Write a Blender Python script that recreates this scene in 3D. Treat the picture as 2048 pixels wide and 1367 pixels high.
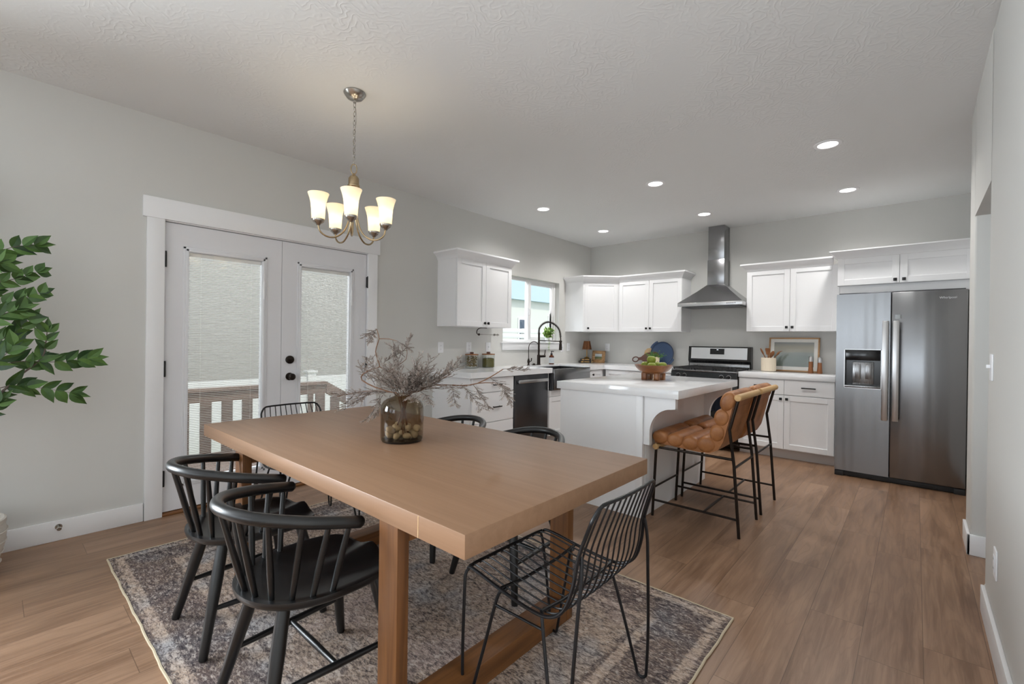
import bpy, bmesh, math, random
from math import sin, cos, pi, radians, sqrt
from mathutils import Vector, Matrix, noise
for o in list(bpy.data.objects): bpy.data.objects.remove(o, do_unlink=True)
SC = bpy.context.scene; COL = SC.collection

# ------------------------------------------------------------------ camera
yw, pt, rl = radians(41.395), radians(-.155), radians(.748)
fw = Vector((-sin(yw)*cos(pt), cos(yw)*cos(pt), sin(pt)))
rt = Vector((cos(yw), sin(yw), 0)); up = rt.cross(fw)
r2 = rt*cos(rl)+up*sin(rl); u2 = up*cos(rl)-rt*sin(rl)
cd = bpy.data.cameras.new('camera'); cam = bpy.data.objects.new('camera', cd); COL.objects.link(cam)
m = Matrix((r2, u2, -fw)).transposed().to_4x4(); m.translation = (3.897, -2.343, 1.246); cam.matrix_world = m
cd.sensor_width = 36; cd.lens = 916.14/2048*36; cd.clip_start = .03; cd.clip_end = 200
SC.camera = cam

# ------------------------------------------------------------------ world, sun, daylight, exposure
SC.view_settings.view_transform = 'Standard'; SC.view_settings.look = 'None'
SC.view_settings.gamma = 1; SC.view_settings.use_curve_mapping = False
SC.view_settings.exposure = 0.26
W_ = bpy.data.worlds.new('sky'); SC.world = W_; W_.use_nodes = True
nt = W_.node_tree; bg = nt.nodes['Background']; bg.inputs[0].default_value = (.80, .90, 1.0, 1); bg.inputs[1].default_value = 1.6

def light(name, kind, loc, energy, col=(1, 1, 1), rot=(0, 0, 0), size=(1, 1), **k):
    d = bpy.data.lights.new(name, kind); d.energy = energy; d.color = col
    if kind == 'AREA': d.shape = 'RECTANGLE'; d.size, d.size_y = size
    for a, b in k.items(): setattr(d, a, b)
    o = bpy.data.objects.new(name, d); o.location = loc; o.rotation_euler = rot; COL.objects.link(o); return o
sun = light('sun', 'SUN', (4, 4, 8), 1.7, (1, .95, .88), angle=.02)
sun.rotation_euler = Vector((-.62, -.12, -.80)).to_track_quat('-Z', 'Y').to_euler()
# daylight through the windows of the living room behind the camera; then added fill lamps
DAY = (.87, .942, 1)
light('daylight_rear_window', 'AREA', (1.25, -6.42, 1.45), 12, DAY, (radians(94), 0, 0), (1.3, 1.6))
light('daylight_rear_window', 'AREA', (2.95, -6.42, 1.45), 20, DAY, (radians(94), 0, 0), (1.3, 1.6))
light('daylight_side_window', 'AREA', (0.06, -3.85, 1.45), 124, DAY, (radians(88), 0, radians(-78)), (1.5, 1.5), spread=radians(120))
light('added_hall_fill', 'AREA', (5.30, 0.2, 1.4), 12, DAY, (radians(95), 0, radians(75)), (1.6, 1.6))  # added lamp, no window in the hall; brightens the kitchen through the opening
light('added_sky_fill', 'AREA', (-1.7, -.8, 3.3), 45, (.92, .97, 1), Vector((1.7, 0, -2.3)).to_track_quat('-Z', 'Y').to_euler(), (1.6, 1.6), spread=radians(110))  # added lamp standing in for sky light, brightens the glass doors and room
light('added_sky_fill', 'AREA', (-1.5, 2.2, 3.4), 60, (.92, .97, 1), Vector((1.5, .35, -1.75)).to_track_quat('-Z', 'Y').to_euler(), (1.6, 1.6), spread=radians(110))  # added lamp above the view, lifts the sink window reveal like sky light
def portal(loc, rot, size):   # guides sky light through a real opening; gives off nothing itself
    o = light('sky_portal', 'AREA', loc, 1, (1, 1, 1), rot, size); o.data.cycles.is_portal = True
portal((-.15, -.78, 1.03), (radians(90), 0, radians(-90)), (1.5, 2.0))
portal((-.15, 2.5, 1.66), (radians(90), 0, radians(-90)), (1.2, .86))

# ------------------------------------------------------------------ materials
def lin(c): return tuple((v/255/12.92 if v/255 <= .04045 else ((v/255+.055)/1.055)**2.4) for v in c)+(1,)
class NT:
    def __init__(s, name):
        s.m = bpy.data.materials.new(name); s.m.use_nodes = True; s.t = s.m.node_tree; s.t.nodes.clear()
        s.out = s.n('ShaderNodeOutputMaterial')
    def n(s, typ, **k):
        q = s.t.nodes.new(typ)
        for a, b in k.items(): setattr(q, a, b)
        return q
    def l(s, a, b): s.t.links.new(a, b)
    def setin(s, q, d):
        for k, v in d.items():
            if hasattr(v, 'is_output'): s.l(v, q.inputs[k])
            else: q.inputs[k].default_value = v
        return q
    def math(s, op, a, b=None, c=None):
        q = s.n('ShaderNodeMath', operation=op)
        for i, v in enumerate((a, b, c)):
            if v is None: continue
            if hasattr(v, 'is_output'): s.l(v, q.inputs[i])
            else: q.inputs[i].default_value = v
        return q.outputs[0]
    def coord(s, scale=(1, 1, 1), rot=(0, 0, 0)):
        c = s.n('ShaderNodeTexCoord'); mp = s.n('ShaderNodeMapping'); s.l(c.outputs['Object'], mp.inputs[0])
        mp.inputs['Scale'].default_value = scale; mp.inputs['Rotation'].default_value = rot; return mp.outputs[0]
    def noise(s, vec, scale, detail=3, rough=.55, dist=0):
        q = s.n('ShaderNodeTexNoise'); s.l(vec, q.inputs['Vector'])
        q.inputs['Scale'].default_value = scale; q.inputs['Detail'].default_value = detail
        q.inputs['Roughness'].default_value = rough; q.inputs['Distortion'].default_value = dist; return q.outputs['Fac']
    def ramp(s, fac, stops, interp='LINEAR'):
        q = s.n('ShaderNodeValToRGB'); s.l(fac, q.inputs[0]); e = q.color_ramp.elements; q.color_ramp.interpolation = interp
        while len(e) < len(stops): e.new(.5)
        for i, (p, c) in enumerate(stops): e[i].position = p; e[i].color = c if len(c) == 4 else lin(c)
        return q.outputs[0]
    def mix(s, fac, a, b, mode='MIX'):
        q = s.n('ShaderNodeMix', data_type='RGBA', blend_type=mode)
        for sock, v in ((q.inputs[0], fac), (q.inputs[6], a), (q.inputs[7], b)):
            if hasattr(v, 'is_output'): s.l(v, sock)
            else: sock.default_value = v
        return q.outputs[2]
    def bump(s, h, strength=.3, dist=.002):
        q = s.n('ShaderNodeBump'); s.l(h, q.inputs['Height']); q.inputs['Strength'].default_value = strength
        q.inputs['Distance'].default_value = dist; return q.outputs[0]
    def pbr(s, **k):
        q = s.n('ShaderNodeBsdfPrincipled')
        al = dict(color='Base Color', rough='Roughness', metal='Metallic', normal='Normal', spec='Specular IOR Level', coat='Coat Weight', coatr='Coat Roughness', emc='Emission Color', ems='Emission Strength', sheen='Sheen Weight', sub='Subsurface Weight', aniso='Anisotropic')
        s.setin(q, {al[a]: b for a, b in k.items()}); s.l(q.outputs[0], s.out.inputs[0]); return s.m
def flat(name, c, rough=.5, metal=0, var=.04, sc=8, bump=0, **k):
    s = NT(name); c = lin(c); v = s.coord()
    f = s.noise(v, sc)
    a = tuple(x*(1-var) for x in c[:3])+(1,); b = tuple(min(1, x*(1+var)) for x in c[:3])+(1,)
    d = dict(color=s.mix(f, a, b), rough=rough, metal=metal, **k)
    if bump: d['normal'] = s.bump(s.noise(v, sc*12, 2), bump, .001)
    return s.pbr(**d)
def woodm(name, c1, c2, axis=1, rough=.4, sc=1., grain=26, coat=0, c3=None):
    s = NT(name); st = [grain]*3; st[axis] = 1.6
    v = s.coord(tuple(x*sc for x in st)); f = s.noise(v, 1., 5, .6, .6)
    st2 = [4]*3; st2[axis] = .6
    g = s.noise(s.coord(tuple(x*sc for x in st2)), 1.3, 3, .5, 1.2)
    a = s.ramp(f, [(.3, c1), (.7, c2)])
    col = s.mix(s.math('MULTIPLY', g, .55), a, lin(c3 or c1), 'MIX')
    return s.pbr(color=col, rough=rough, coat=coat, coatr=.25, spec=.35, normal=s.bump(f, .08, .001))
def steelm(name, c=(150, 150, 152), rough=.27, axis=2, wav=0):
    s = NT(name); st = [260]*3; st[axis] = 2
    st = [v_*3 for v_ in st]; f = s.noise(s.coord(tuple(st)), 1., 2)
    rr = s.ramp(f, [(.3, (rough*.92,)*3+(1,)), (.7, (rough*1.08,)*3+(1,))])
    d = dict(color=s.mix(f, lin(tuple(x*.975 for x in c)), lin(c)), rough=rr, metal=1.)
    if wav: d['normal'] = s.bump(s.noise(s.coord((6., 1, .22)), 1.3, 1), wav, .03); d['rough'] = rough; d['color'] = lin(c)
    return s.pbr(**d)
def glassm(name, tint=(1, 1, 1), refl=1.0, rough=.0):
    s = NT(name); t = s.n('ShaderNodeBsdfTransparent'); g = s.n('ShaderNodeBsdfGlossy'); f = s.n('ShaderNodeFresnel')
    t.inputs[0].default_value = tint+(1,); g.inputs['Roughness'].default_value = rough; f.inputs[0].default_value = 1.45
    ge = s.n('ShaderNodeNewGeometry'); mx = s.n('ShaderNodeMixShader'); s.l(s.math('MULTIPLY', s.math('MULTIPLY', f.outputs[0], refl), s.math('SUBTRACT', 1., ge.outputs['Backfacing'])), mx.inputs[0]); s.l(t.outputs[0], mx.inputs[1]); s.l(g.outputs[0], mx.inputs[2])
    s.l(mx.outputs[0], s.out.inputs[0]); return s.m
def emitm(name, c, st):
    s = NT(name); e = s.n('ShaderNodeEmission'); e.inputs[0].default_value = c+(1,); e.inputs[1].default_value = st
    s.l(e.outputs[0], s.out.inputs[0]); return s.m

M = {}
M['wall'] = flat('wall_paint', (207, 206, 202), .72, var=.012, sc=1.5, bump=.08)
def ceil():
    s = NT('ceiling_knockdown'); v = s.coord()
    patch = s.ramp(s.noise(v, 1.1, 2), [(.42, (0, 0, 0, 1)), (.62, (1, 1, 1, 1))])
    w = s.n('ShaderNodeTexWave', wave_type='RINGS', rings_direction='SPHERICAL'); s.l(v, w.inputs[0]); w.inputs['Scale'].default_value = 9; w.inputs['Distortion'].default_value = 26; w.inputs['Detail'].default_value = 2.2; w.inputs['Detail Scale'].default_value = .9
    h = s.math('MULTIPLY', s.math('POWER', w.outputs['Fac'], 3.), patch)
    h2 = s.math('ADD', h, s.math('MULTIPLY', s.noise(v, 60, 2), .25))
    return s.pbr(color=lin((230, 231, 231)), rough=.7, normal=s.bump(h2, .32, .003))
M['ceiling'] = ceil()
M['trim'] = flat('trim_paint', (236, 236, 237), .35, var=.008, sc=2)
M['cab'] = flat('cabinet_white', (240, 240, 241), .36, var=.006, sc=2)
M['toe'] = flat('toe_kick_paint', (205, 198, 194), .5, var=.02)
M['doorw'] = flat('door_paint', (226, 226, 229), .38, var=.008, sc=2)
M['ext'] = flat('stucco', (158, 155, 150), .9, var=.03, sc=3)
def floor():
    s = NT('plank_floor'); c = s.n('ShaderNodeTexCoord'); sp = s.n('ShaderNodeSeparateXYZ'); s.l(c.outputs['Object'], sp.inputs[0])
    X, Y = sp.outputs[0], sp.outputs[1]; w, L = .198, 1.25
    u = s.math('DIVIDE', s.math('SUBTRACT', X, .172), w); row = s.math('FLOOR', u)
    wn = s.n('ShaderNodeTexWhiteNoise', noise_dimensions='1D'); s.l(row, wn.inputs['W'])
    v = s.math('DIVIDE', s.math('ADD', Y, s.math('MULTIPLY', wn.outputs['Value'], L)), L); cell = s.math('FLOOR', v)
    w2 = s.n('ShaderNodeTexWhiteNoise', noise_dimensions='2D'); cb = s.n('ShaderNodeCombineXYZ'); s.l(row, cb.inputs[0]); s.l(cell, cb.inputs[1]); s.l(cb.outputs[0], w2.inputs['Vector'])
    rnd = w2.outputs['Value']
    fu, fv = s.math('FRACT', u), s.math('FRACT', v)
    eu = s.math('MULTIPLY', s.math('MINIMUM', fu, s.math('SUBTRACT', 1., fu)), w); ev = s.math('MULTIPLY', s.math('MINIMUM', fv, s.math('SUBTRACT', 1., fv)), L)
    seam = s.math('LESS_THAN', s.math('MINIMUM', eu, ev), .0013)
    # grain coordinates shifted per plank
    cv = s.n('ShaderNodeCombineXYZ'); s.l(s.math('ADD', X, s.math('MULTIPLY', rnd, 37.)), cv.inputs[0]); s.l(s.math('ADD', Y, s.math('MULTIPLY', rnd, 91.)), cv.inputs[1])
    mp = s.n('ShaderNodeMapping'); s.l(cv.outputs[0], mp.inputs[0]); mp.inputs['Scale'].default_value = (30, 1.6, 1)
    g1 = s.noise(mp.outputs[0], 1.6, 5, .6, .4)
    mp2 = s.n('ShaderNodeMapping'); s.l(cv.outputs[0], mp2.inputs[0]); mp2.inputs['Scale'].default_value = (6.5, .95, 1)
    blot = s.noise(mp2.outputs[0], 1., 2, .5, .8)
    rings = s.math('FRACT', s.math('MULTIPLY', blot, 9.)); rings = s.math('ABSOLUTE', s.math('SUBTRACT', rings, .5))
    base = s.ramp(rnd, [(0, (138, 106, 82)), (.5, (150, 117, 92)), (1, (162, 129, 104))])
    c2 = s.mix(s.ramp(blot, [(.35, (0, 0, 0, 1)), (.7, (1, 1, 1, 1))]), base, lin((112, 82, 60)))
    c3 = s.mix(s.math('MULTIPLY', s.ramp(g1, [(.4, (0, 0, 0, 1)), (.68, (1, 1, 1, 1))]), .4), c2, lin((182, 148, 120)))
    c4 = s.mix(s.math('MULTIPLY', s.ramp(rings, [(.0, (1, 1, 1, 1)), (.16, (0, 0, 0, 1))]), .22), c3, lin((104, 78, 58)))
    c5 = s.mix(s.math('MULTIPLY', seam, .6), c4, lin((72, 50, 36)))
    return s.pbr(color=c5, rough=s.ramp(g1, [(.3, (.30,)*3+(1,)), (.7, (.42,)*3+(1,))]), spec=.45, normal=s.bump(s.math('SUBTRACT', s.math('MULTIPLY', g1, .25), seam), .12, .001))
M['floor'] = floor()
def rugm():
    s = NT('rug_pile'); c = s.n('ShaderNodeTexCoord'); sp = s.n('ShaderNodeSeparateXYZ'); s.l(c.outputs['Object'], sp.inputs[0])
    X, Y = s.math('ABSOLUTE', sp.outputs[0]), s.math('ABSOLUTE', sp.outputs[1])
    e = s.math('MINIMUM', s.math('SUBTRACT', 1.375, X), s.math('SUBTRACT', .9, Y))
    v = s.coord((16, 48, 1)); n1 = s.noise(v, 2.0, 8, .8, 1.4); n2 = s.noise(s.coord((26, 80, 1)), 1.8, 6, .78, 1.2); big = s.noise(s.coord(), 2.4, 3, .6)
    vor = s.n('ShaderNodeTexVoronoi', feature='DISTANCE_TO_EDGE'); s.l(s.coord((14, 22, 1)), vor.inputs['Vector']); vor.inputs['Scale'].default_value = 1.
    vv = s.ramp(vor.outputs['Distance'], [(.02, (1, 1, 1, 1)), (.09, (0, 0, 0, 1))])
    col = s.ramp(big, [(.36, (176, 172, 172)), (.5, (192, 170, 152)), (.64, (180, 160, 150))])
    band = s.ramp(s.math('MULTIPLY', e, 2.5), [(.0, (1, 1, 1, 1)), (.05, (.75, .75, .75, 1)), (.10, (.25, .25, .25, 1)), (.16, (.2, .2, .2, 1)), (.19, (.95, .95, .95, 1)), (.62, (.8, .8, .8, 1)), (.65, (.1, .1, .1, 1)), (.72, (.1, .1, .1, 1)), (.75, (.8, .8, .8, 1)), (.82, (.35, .35, .35, 1)), (1., (.35, .35, .35, 1))])
    dk = s.math('ADD', s.math('MULTIPLY', n1, .9), s.math('MULTIPLY', band, .19))
    dk = s.math('ADD', dk, s.math('MULTIPLY', vv, .05))
    f1 = s.ramp(dk, [(.49, (0, 0, 0, 1)), (.64, (1, 1, 1, 1))])
    dark = s.mix(s.noise(s.coord((5, 7, 1)), 1.2), lin((38, 42, 52)), lin((76, 56, 56)))
    c1 = s.mix(s.math('MULTIPLY', f1, .85), col, dark)
    f2 = s.ramp(n2, [(.52, (0, 0, 0, 1)), (.62, (1, 1, 1, 1))])
    c2 = s.mix(s.math('MULTIPLY', f2, .25), c1, lin((222, 208, 198)))
    n3 = s.noise(s.coord((20, 42, 1)), 1.6, 6, .74, .8); bl = s.ramp(n3, [(.53, (0, 0, 0, 1)), (.57, (1, 1, 1, 1))])
    n4 = s.noise(s.coord((34, 66, 1)), 1.6, 5, .7, .8); bl2 = s.ramp(n4, [(.55, (0, 0, 0, 1)), (.59, (1, 1, 1, 1))])
    pm = s.ramp(s.noise(s.coord((3, 5, 1)), 1.4, 3), [(.40, (.35, .35, .35, 1)), (.58, (1, 1, 1, 1))])
    c2 = s.mix(s.math('MULTIPLY', s.math('MULTIPLY', bl, pm), .72), c2, lin((44, 44, 52)))
    c3 = s.mix(s.math('MULTIPLY', bl2, .45), c2, lin((66, 54, 54)))
    hl = s.ramp(n3, [(.40, (1, 1, 1, 1)), (.45, (0, 0, 0, 1))])
    c3 = s.mix(s.math('MULTIPLY', hl, .45), c3, lin((226, 214, 204)))
    return s.pbr(color=c3, rough=.95, spec=.1, normal=s.bump(n2, .35, .004))
M['rug'] = rugm()
M['binding'] = flat('rug_binding', (200, 186, 160), .9, var=.06, sc=60, bump=.4)
M['tabletop'] = woodm('table_top_wood', (144, 111, 85), (160, 125, 98), 0, .42, .8, 40, 0)
M['tableleg'] = woodm('table_leg_wood', (98, 62, 34), (148, 98, 54), 2, .45, 1, 30, 0, (78, 50, 30))
M['tablebeam'] = woodm('table_beam_wood', (98, 62, 34), (148, 98, 54), 1, .45, 1, 30, 0, (78, 50, 30))
M['blackwood'] = flat('black_painted_wood', (13, 14, 16), .38, var=.12, sc=20, bump=.02, coat=.2, coatr=.25)
M['blackmetal'] = flat('black_powder_metal', (22, 22, 25), .34, var=.05, metal=.2)
M['bronze'] = flat('dark_bronze_metal', (46, 38, 33), .34, var=.08, metal=.7)
M['knobblk'] = flat('black_hardware', (40, 39, 39), .35, metal=.5)
M['steel'] = steelm('brushed_steel', (150, 150, 151), .28)
M['fsteel'] = steelm('fridge_steel', (142, 143, 145), .27, 0, .24)
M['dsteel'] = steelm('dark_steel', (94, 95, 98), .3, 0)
M['sinksteel'] = steelm('sink_steel', (140, 140, 141), .24, 2)
M['hoodsteel'] = steelm('hood_steel', (158, 158, 160), .24, 2)
M['handle'] = steelm('handle_steel', (205, 205, 206), .3, 2)
M['rangepanel'] = steelm('range_panel_steel', (214, 214, 215), .38, 0)
M['blackgloss'] = flat('black_enamel', (22, 22, 24), .16, var=.03)
M['blackmatte'] = flat('black_cast_iron', (36, 36, 37), .55, var=.1)
M['cavity'] = flat('dark_recess', (30, 31, 33), .4, var=.05)
def quartz():
    s = NT('white_quartz'); v = s.coord(); f = s.noise(v, 3.2, 4, .6, 1.5)
    return s.pbr(color=s.mix(s.ramp(f, [(.45, (0, 0, 0, 1)), (.6, (1, 1, 1, 1))]), lin((242, 242, 243)), lin((238, 239, 241))), rough=.09, spec=.55)
M['quartz'] = quartz()
def leather():
    s = NT('tan_leather'); v = s.coord(); f = s.noise(v, 9, 4, .6); g = s.noise(v, 220, 3)
    return s.pbr(color=s.ramp(f, [(.3, (132, 82, 44)), (.52, (164, 108, 64)), (.75, (184, 130, 86))]), rough=.42, spec=.4, normal=s.bump(s.math('ADD', s.math('MULTIPLY', g, .2), f), .22, .002))
M['leather'] = leather()
M['dowel'] = woodm('light_dowel_wood', (196, 156, 104), (222, 186, 134), 1, .45, 1, 40)
M['glass'] = glassm('clear_glass')
M['smoke'] = glassm('smoked_glass', (.735, .685, .605), 1.3)
M['jarglass'] = glassm('jar_glass', (.95, .96, .95), 1.2)
M['nickel'] = flat('brushed_nickel', (176, 172, 166), .27, metal=1., var=.03)
M['brass'] = flat('antique_brass', (182, 162, 130), .26, metal=1., var=.05)
M['white_plastic'] = flat('white_plastic', (236, 236, 238), .35, var=.005)
M['slat'] = flat('blind_slat_white', (226, 225, 221), .5, var=.005)
def shadem():
    s = NT('frosted_shade_glass'); t = s.n('ShaderNodeBsdfTranslucent'); d = s.n('ShaderNodeBsdfDiffuse'); e = s.n('ShaderNodeEmission')
    t.inputs[0].default_value = (1, .93, .80, 1); d.inputs[0].default_value = (.92, .88, .78, 1)
    mx = s.n('ShaderNodeMixShader'); mx.inputs[0].default_value = .45; s.l(d.outputs[0], mx.inputs[1]); s.l(t.outputs[0], mx.inputs[2])
    e.inputs[0].default_value = (1, .86, .64, 1); e.inputs[1].default_value = .16
    ad = s.n('ShaderNodeAddShader'); s.l(mx.outputs[0], ad.inputs[0]); s.l(e.outputs[0], ad.inputs[1]); s.l(ad.outputs[0], s.out.inputs[0]); return s.m
M['shade'] = shadem()
M['bulb'] = emitm('lit_bulb', (1, .9, .7), 26)
M['lens'] = emitm('lit_downlight', (1, .98, .95), 6)
def leafm(name, a, b, rough=.4):
    s = NT(name); i = s.n('ShaderNodeNewGeometry')
    v = s.coord(); f = s.noise(v, 14, 3, .6)
    f2 = s.mix(.5, f, i.outputs['Random Per Island'])
    return s.pbr(color=s.ramp(f2, [(.25, a), (.75, b)]), rough=rough, spec=.4)
M['leaf'] = leafm('green_leaf', (24, 54, 24), (88, 122, 60))
M['herb'] = leafm('herb_leaf', (96, 140, 44), (190, 215, 130))
M['fern'] = leafm('fern_leaf', (44, 92, 30), (104, 150, 60))
M['twig'] = flat('rust_brown_stem', (108, 70, 40), .6, var=.2, sc=30)
M['twigdark'] = flat('grey_brown_stem', (92, 80, 72), .7, var=.15, sc=30)
M['floret'] = leafm('dried_floret', (128, 112, 102), (214, 205, 198), .8)
M['pebble'] = flat('cream_pebble', (214, 204, 186), .5, var=.1, sc=20)
M['pot'] = flat('whitewashed_clay', (206, 200, 192), .8, var=.1, sc=14, bump=.5)
M['soil'] = flat('soil', (70, 56, 44), .9, var=.3, sc=40, bump=.6)
M['acacia'] = woodm('acacia_wood', (98, 56, 28), (164, 108, 62), 0, .3, 1.2, 16, .2, (122, 70, 36))
M['darkwood'] = woodm('walnut_wood', (84, 56, 48), (124, 86, 74), 0, .45, 1, 30)
M['lightwood'] = woodm('maple_wood', (196, 160, 116), (224, 194, 152), 0, .45, 1, 30)
M['framewood'] = woodm('oak_frame_wood', (170, 128, 88), (200, 160, 118), 0, .45, 1, 40)
M['burlwood'] = woodm('burl_frame_wood', (150, 104, 62), (226, 190, 142), 0, .4, 3, 12, 0, (120, 80, 48))
M['utwood'] = woodm('utensil_wood', (124, 78, 46), (164, 110, 70), 2, .45, 1, 30)
M['millwood'] = woodm('mill_wood', (122, 76, 46), (160, 106, 68), 2, .4, 1, 40)
M['apple'] = flat('green_apple_skin', (134, 148, 52), .28, var=.22, sc=12)
M['blueenamel'] = flat('blue_enamel', (58, 78, 110), .35, var=.05)
M['navy'] = flat('navy_enamel', (34, 48, 78), .4, var=.05)
M['cream'] = flat('cream_ceramic', (224, 210, 188), .6, var=.03)
M['planterclay'] = flat('cream_clay', (224, 206, 172), .6, var=.05)
M['mat'] = flat('paper_mat', (238, 236, 230), .8, var=.01)
M['ambershell'] = glassm('amber_glass', (.42, .16, .05), 1.2)
M['amber'] = flat('amber_bottle', (92, 46, 22), .12, var=.1)
M['label'] = flat('paper_label', (214, 220, 226), .7, var=.02)
M['ink'] = flat('grey_ink', (96, 100, 108), .8)
M['blacktop'] = flat('black_pump_plastic', (26, 26, 27), .35)
M['gold'] = flat('gold_metal', (176, 132, 62), .3, metal=1.)
M['shadebrown'] = flat('pleated_brown_fabric', (124, 78, 44), .8, var=.15, sc=60, bump=.4)
M['book'] = flat('black_book_cover', (34, 28, 26), .4, var=.1)
M['bookgold'] = flat('book_gilt', (196, 150, 70), .4, var=.2, sc=40)
M['page'] = flat('book_pages', (204, 176, 128), .8, var=.05)
M['herbs_dry'] = flat('dried_herbs', (100, 94, 48), .9, var=.45, sc=180, bump=.8)
M['bark'] = flat('dried_bark', (128, 108, 70), .8, var=.35, sc=25, bump=.5)
M['towel'] = flat('blue_towel', (62, 104, 156), .95, var=.08, sc=40, bump=.5)
M['towelnavy'] = flat('navy_towel', (30, 34, 50), .95, var=.2, sc=40, bump=.5)
M['towelgrey'] = flat('grey_mat', (118, 118, 114), .95, var=.1, sc=40, bump=.5)
M['deckwood'] = woodm('deck_brown_wood', (98, 80, 70), (124, 103, 91), 1, .7, 1, 20)
M['vinyl'] = flat('white_vinyl_fence', (206, 206, 202), .5, var=.01)
M['render_'] = flat('cream_render', (206, 206, 198), .8, var=.01)
M['palepane'] = flat('pale_window_pane', (150, 160, 160), .3)
M['siding'] = flat('pale_siding', (178, 196, 208), .8, var=.01)
M['grass'] = flat('lawn', (110, 128, 84), .95, var=.3, sc=30)
M['winframe'] = flat('vinyl_window_frame', (240, 240, 240), .35, var=.005)
M['darkpane'] = flat('dark_window_pane', (62, 76, 92), .2)
def picm():
    s = NT('seascape_print'); c = s.n('ShaderNodeTexCoord'); sp = s.n('ShaderNodeSeparateXYZ'); s.l(c.outputs['Generated'], sp.inputs[0])
    n = s.noise(s.coord((4, 4, 16)), 1.5, 4, .6, 1.); z = s.math('ADD', sp.outputs[2], s.math('MULTIPLY', s.math('SUBTRACT', n, .5), .16))
    return s.pbr(color=s.ramp(z, [(0, (96, 106, 100)), (.35, (112, 124, 118)), (.55, (134, 142, 136)), (.62, (150, 148, 134)), (.8, (166, 160, 144)), (1, (130, 136, 136))]), rough=.5, coat=.6, coatr=.03)
M['print'] = picm()
def pic2():
    s = NT('landscape_print'); c = s.n('ShaderNodeTexCoord'); sp = s.n('ShaderNodeSeparateXYZ'); s.l(c.outputs['Generated'], sp.inputs[0])
    return s.pbr(color=s.ramp(sp.outputs[2], [(0, (150, 120, 80)), (.3, (120, 122, 80)), (.5, (96, 112, 84)), (.56, (190, 198, 200)), (1, (214, 218, 216))]), rough=.5)
M['print2'] = pic2()

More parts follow.
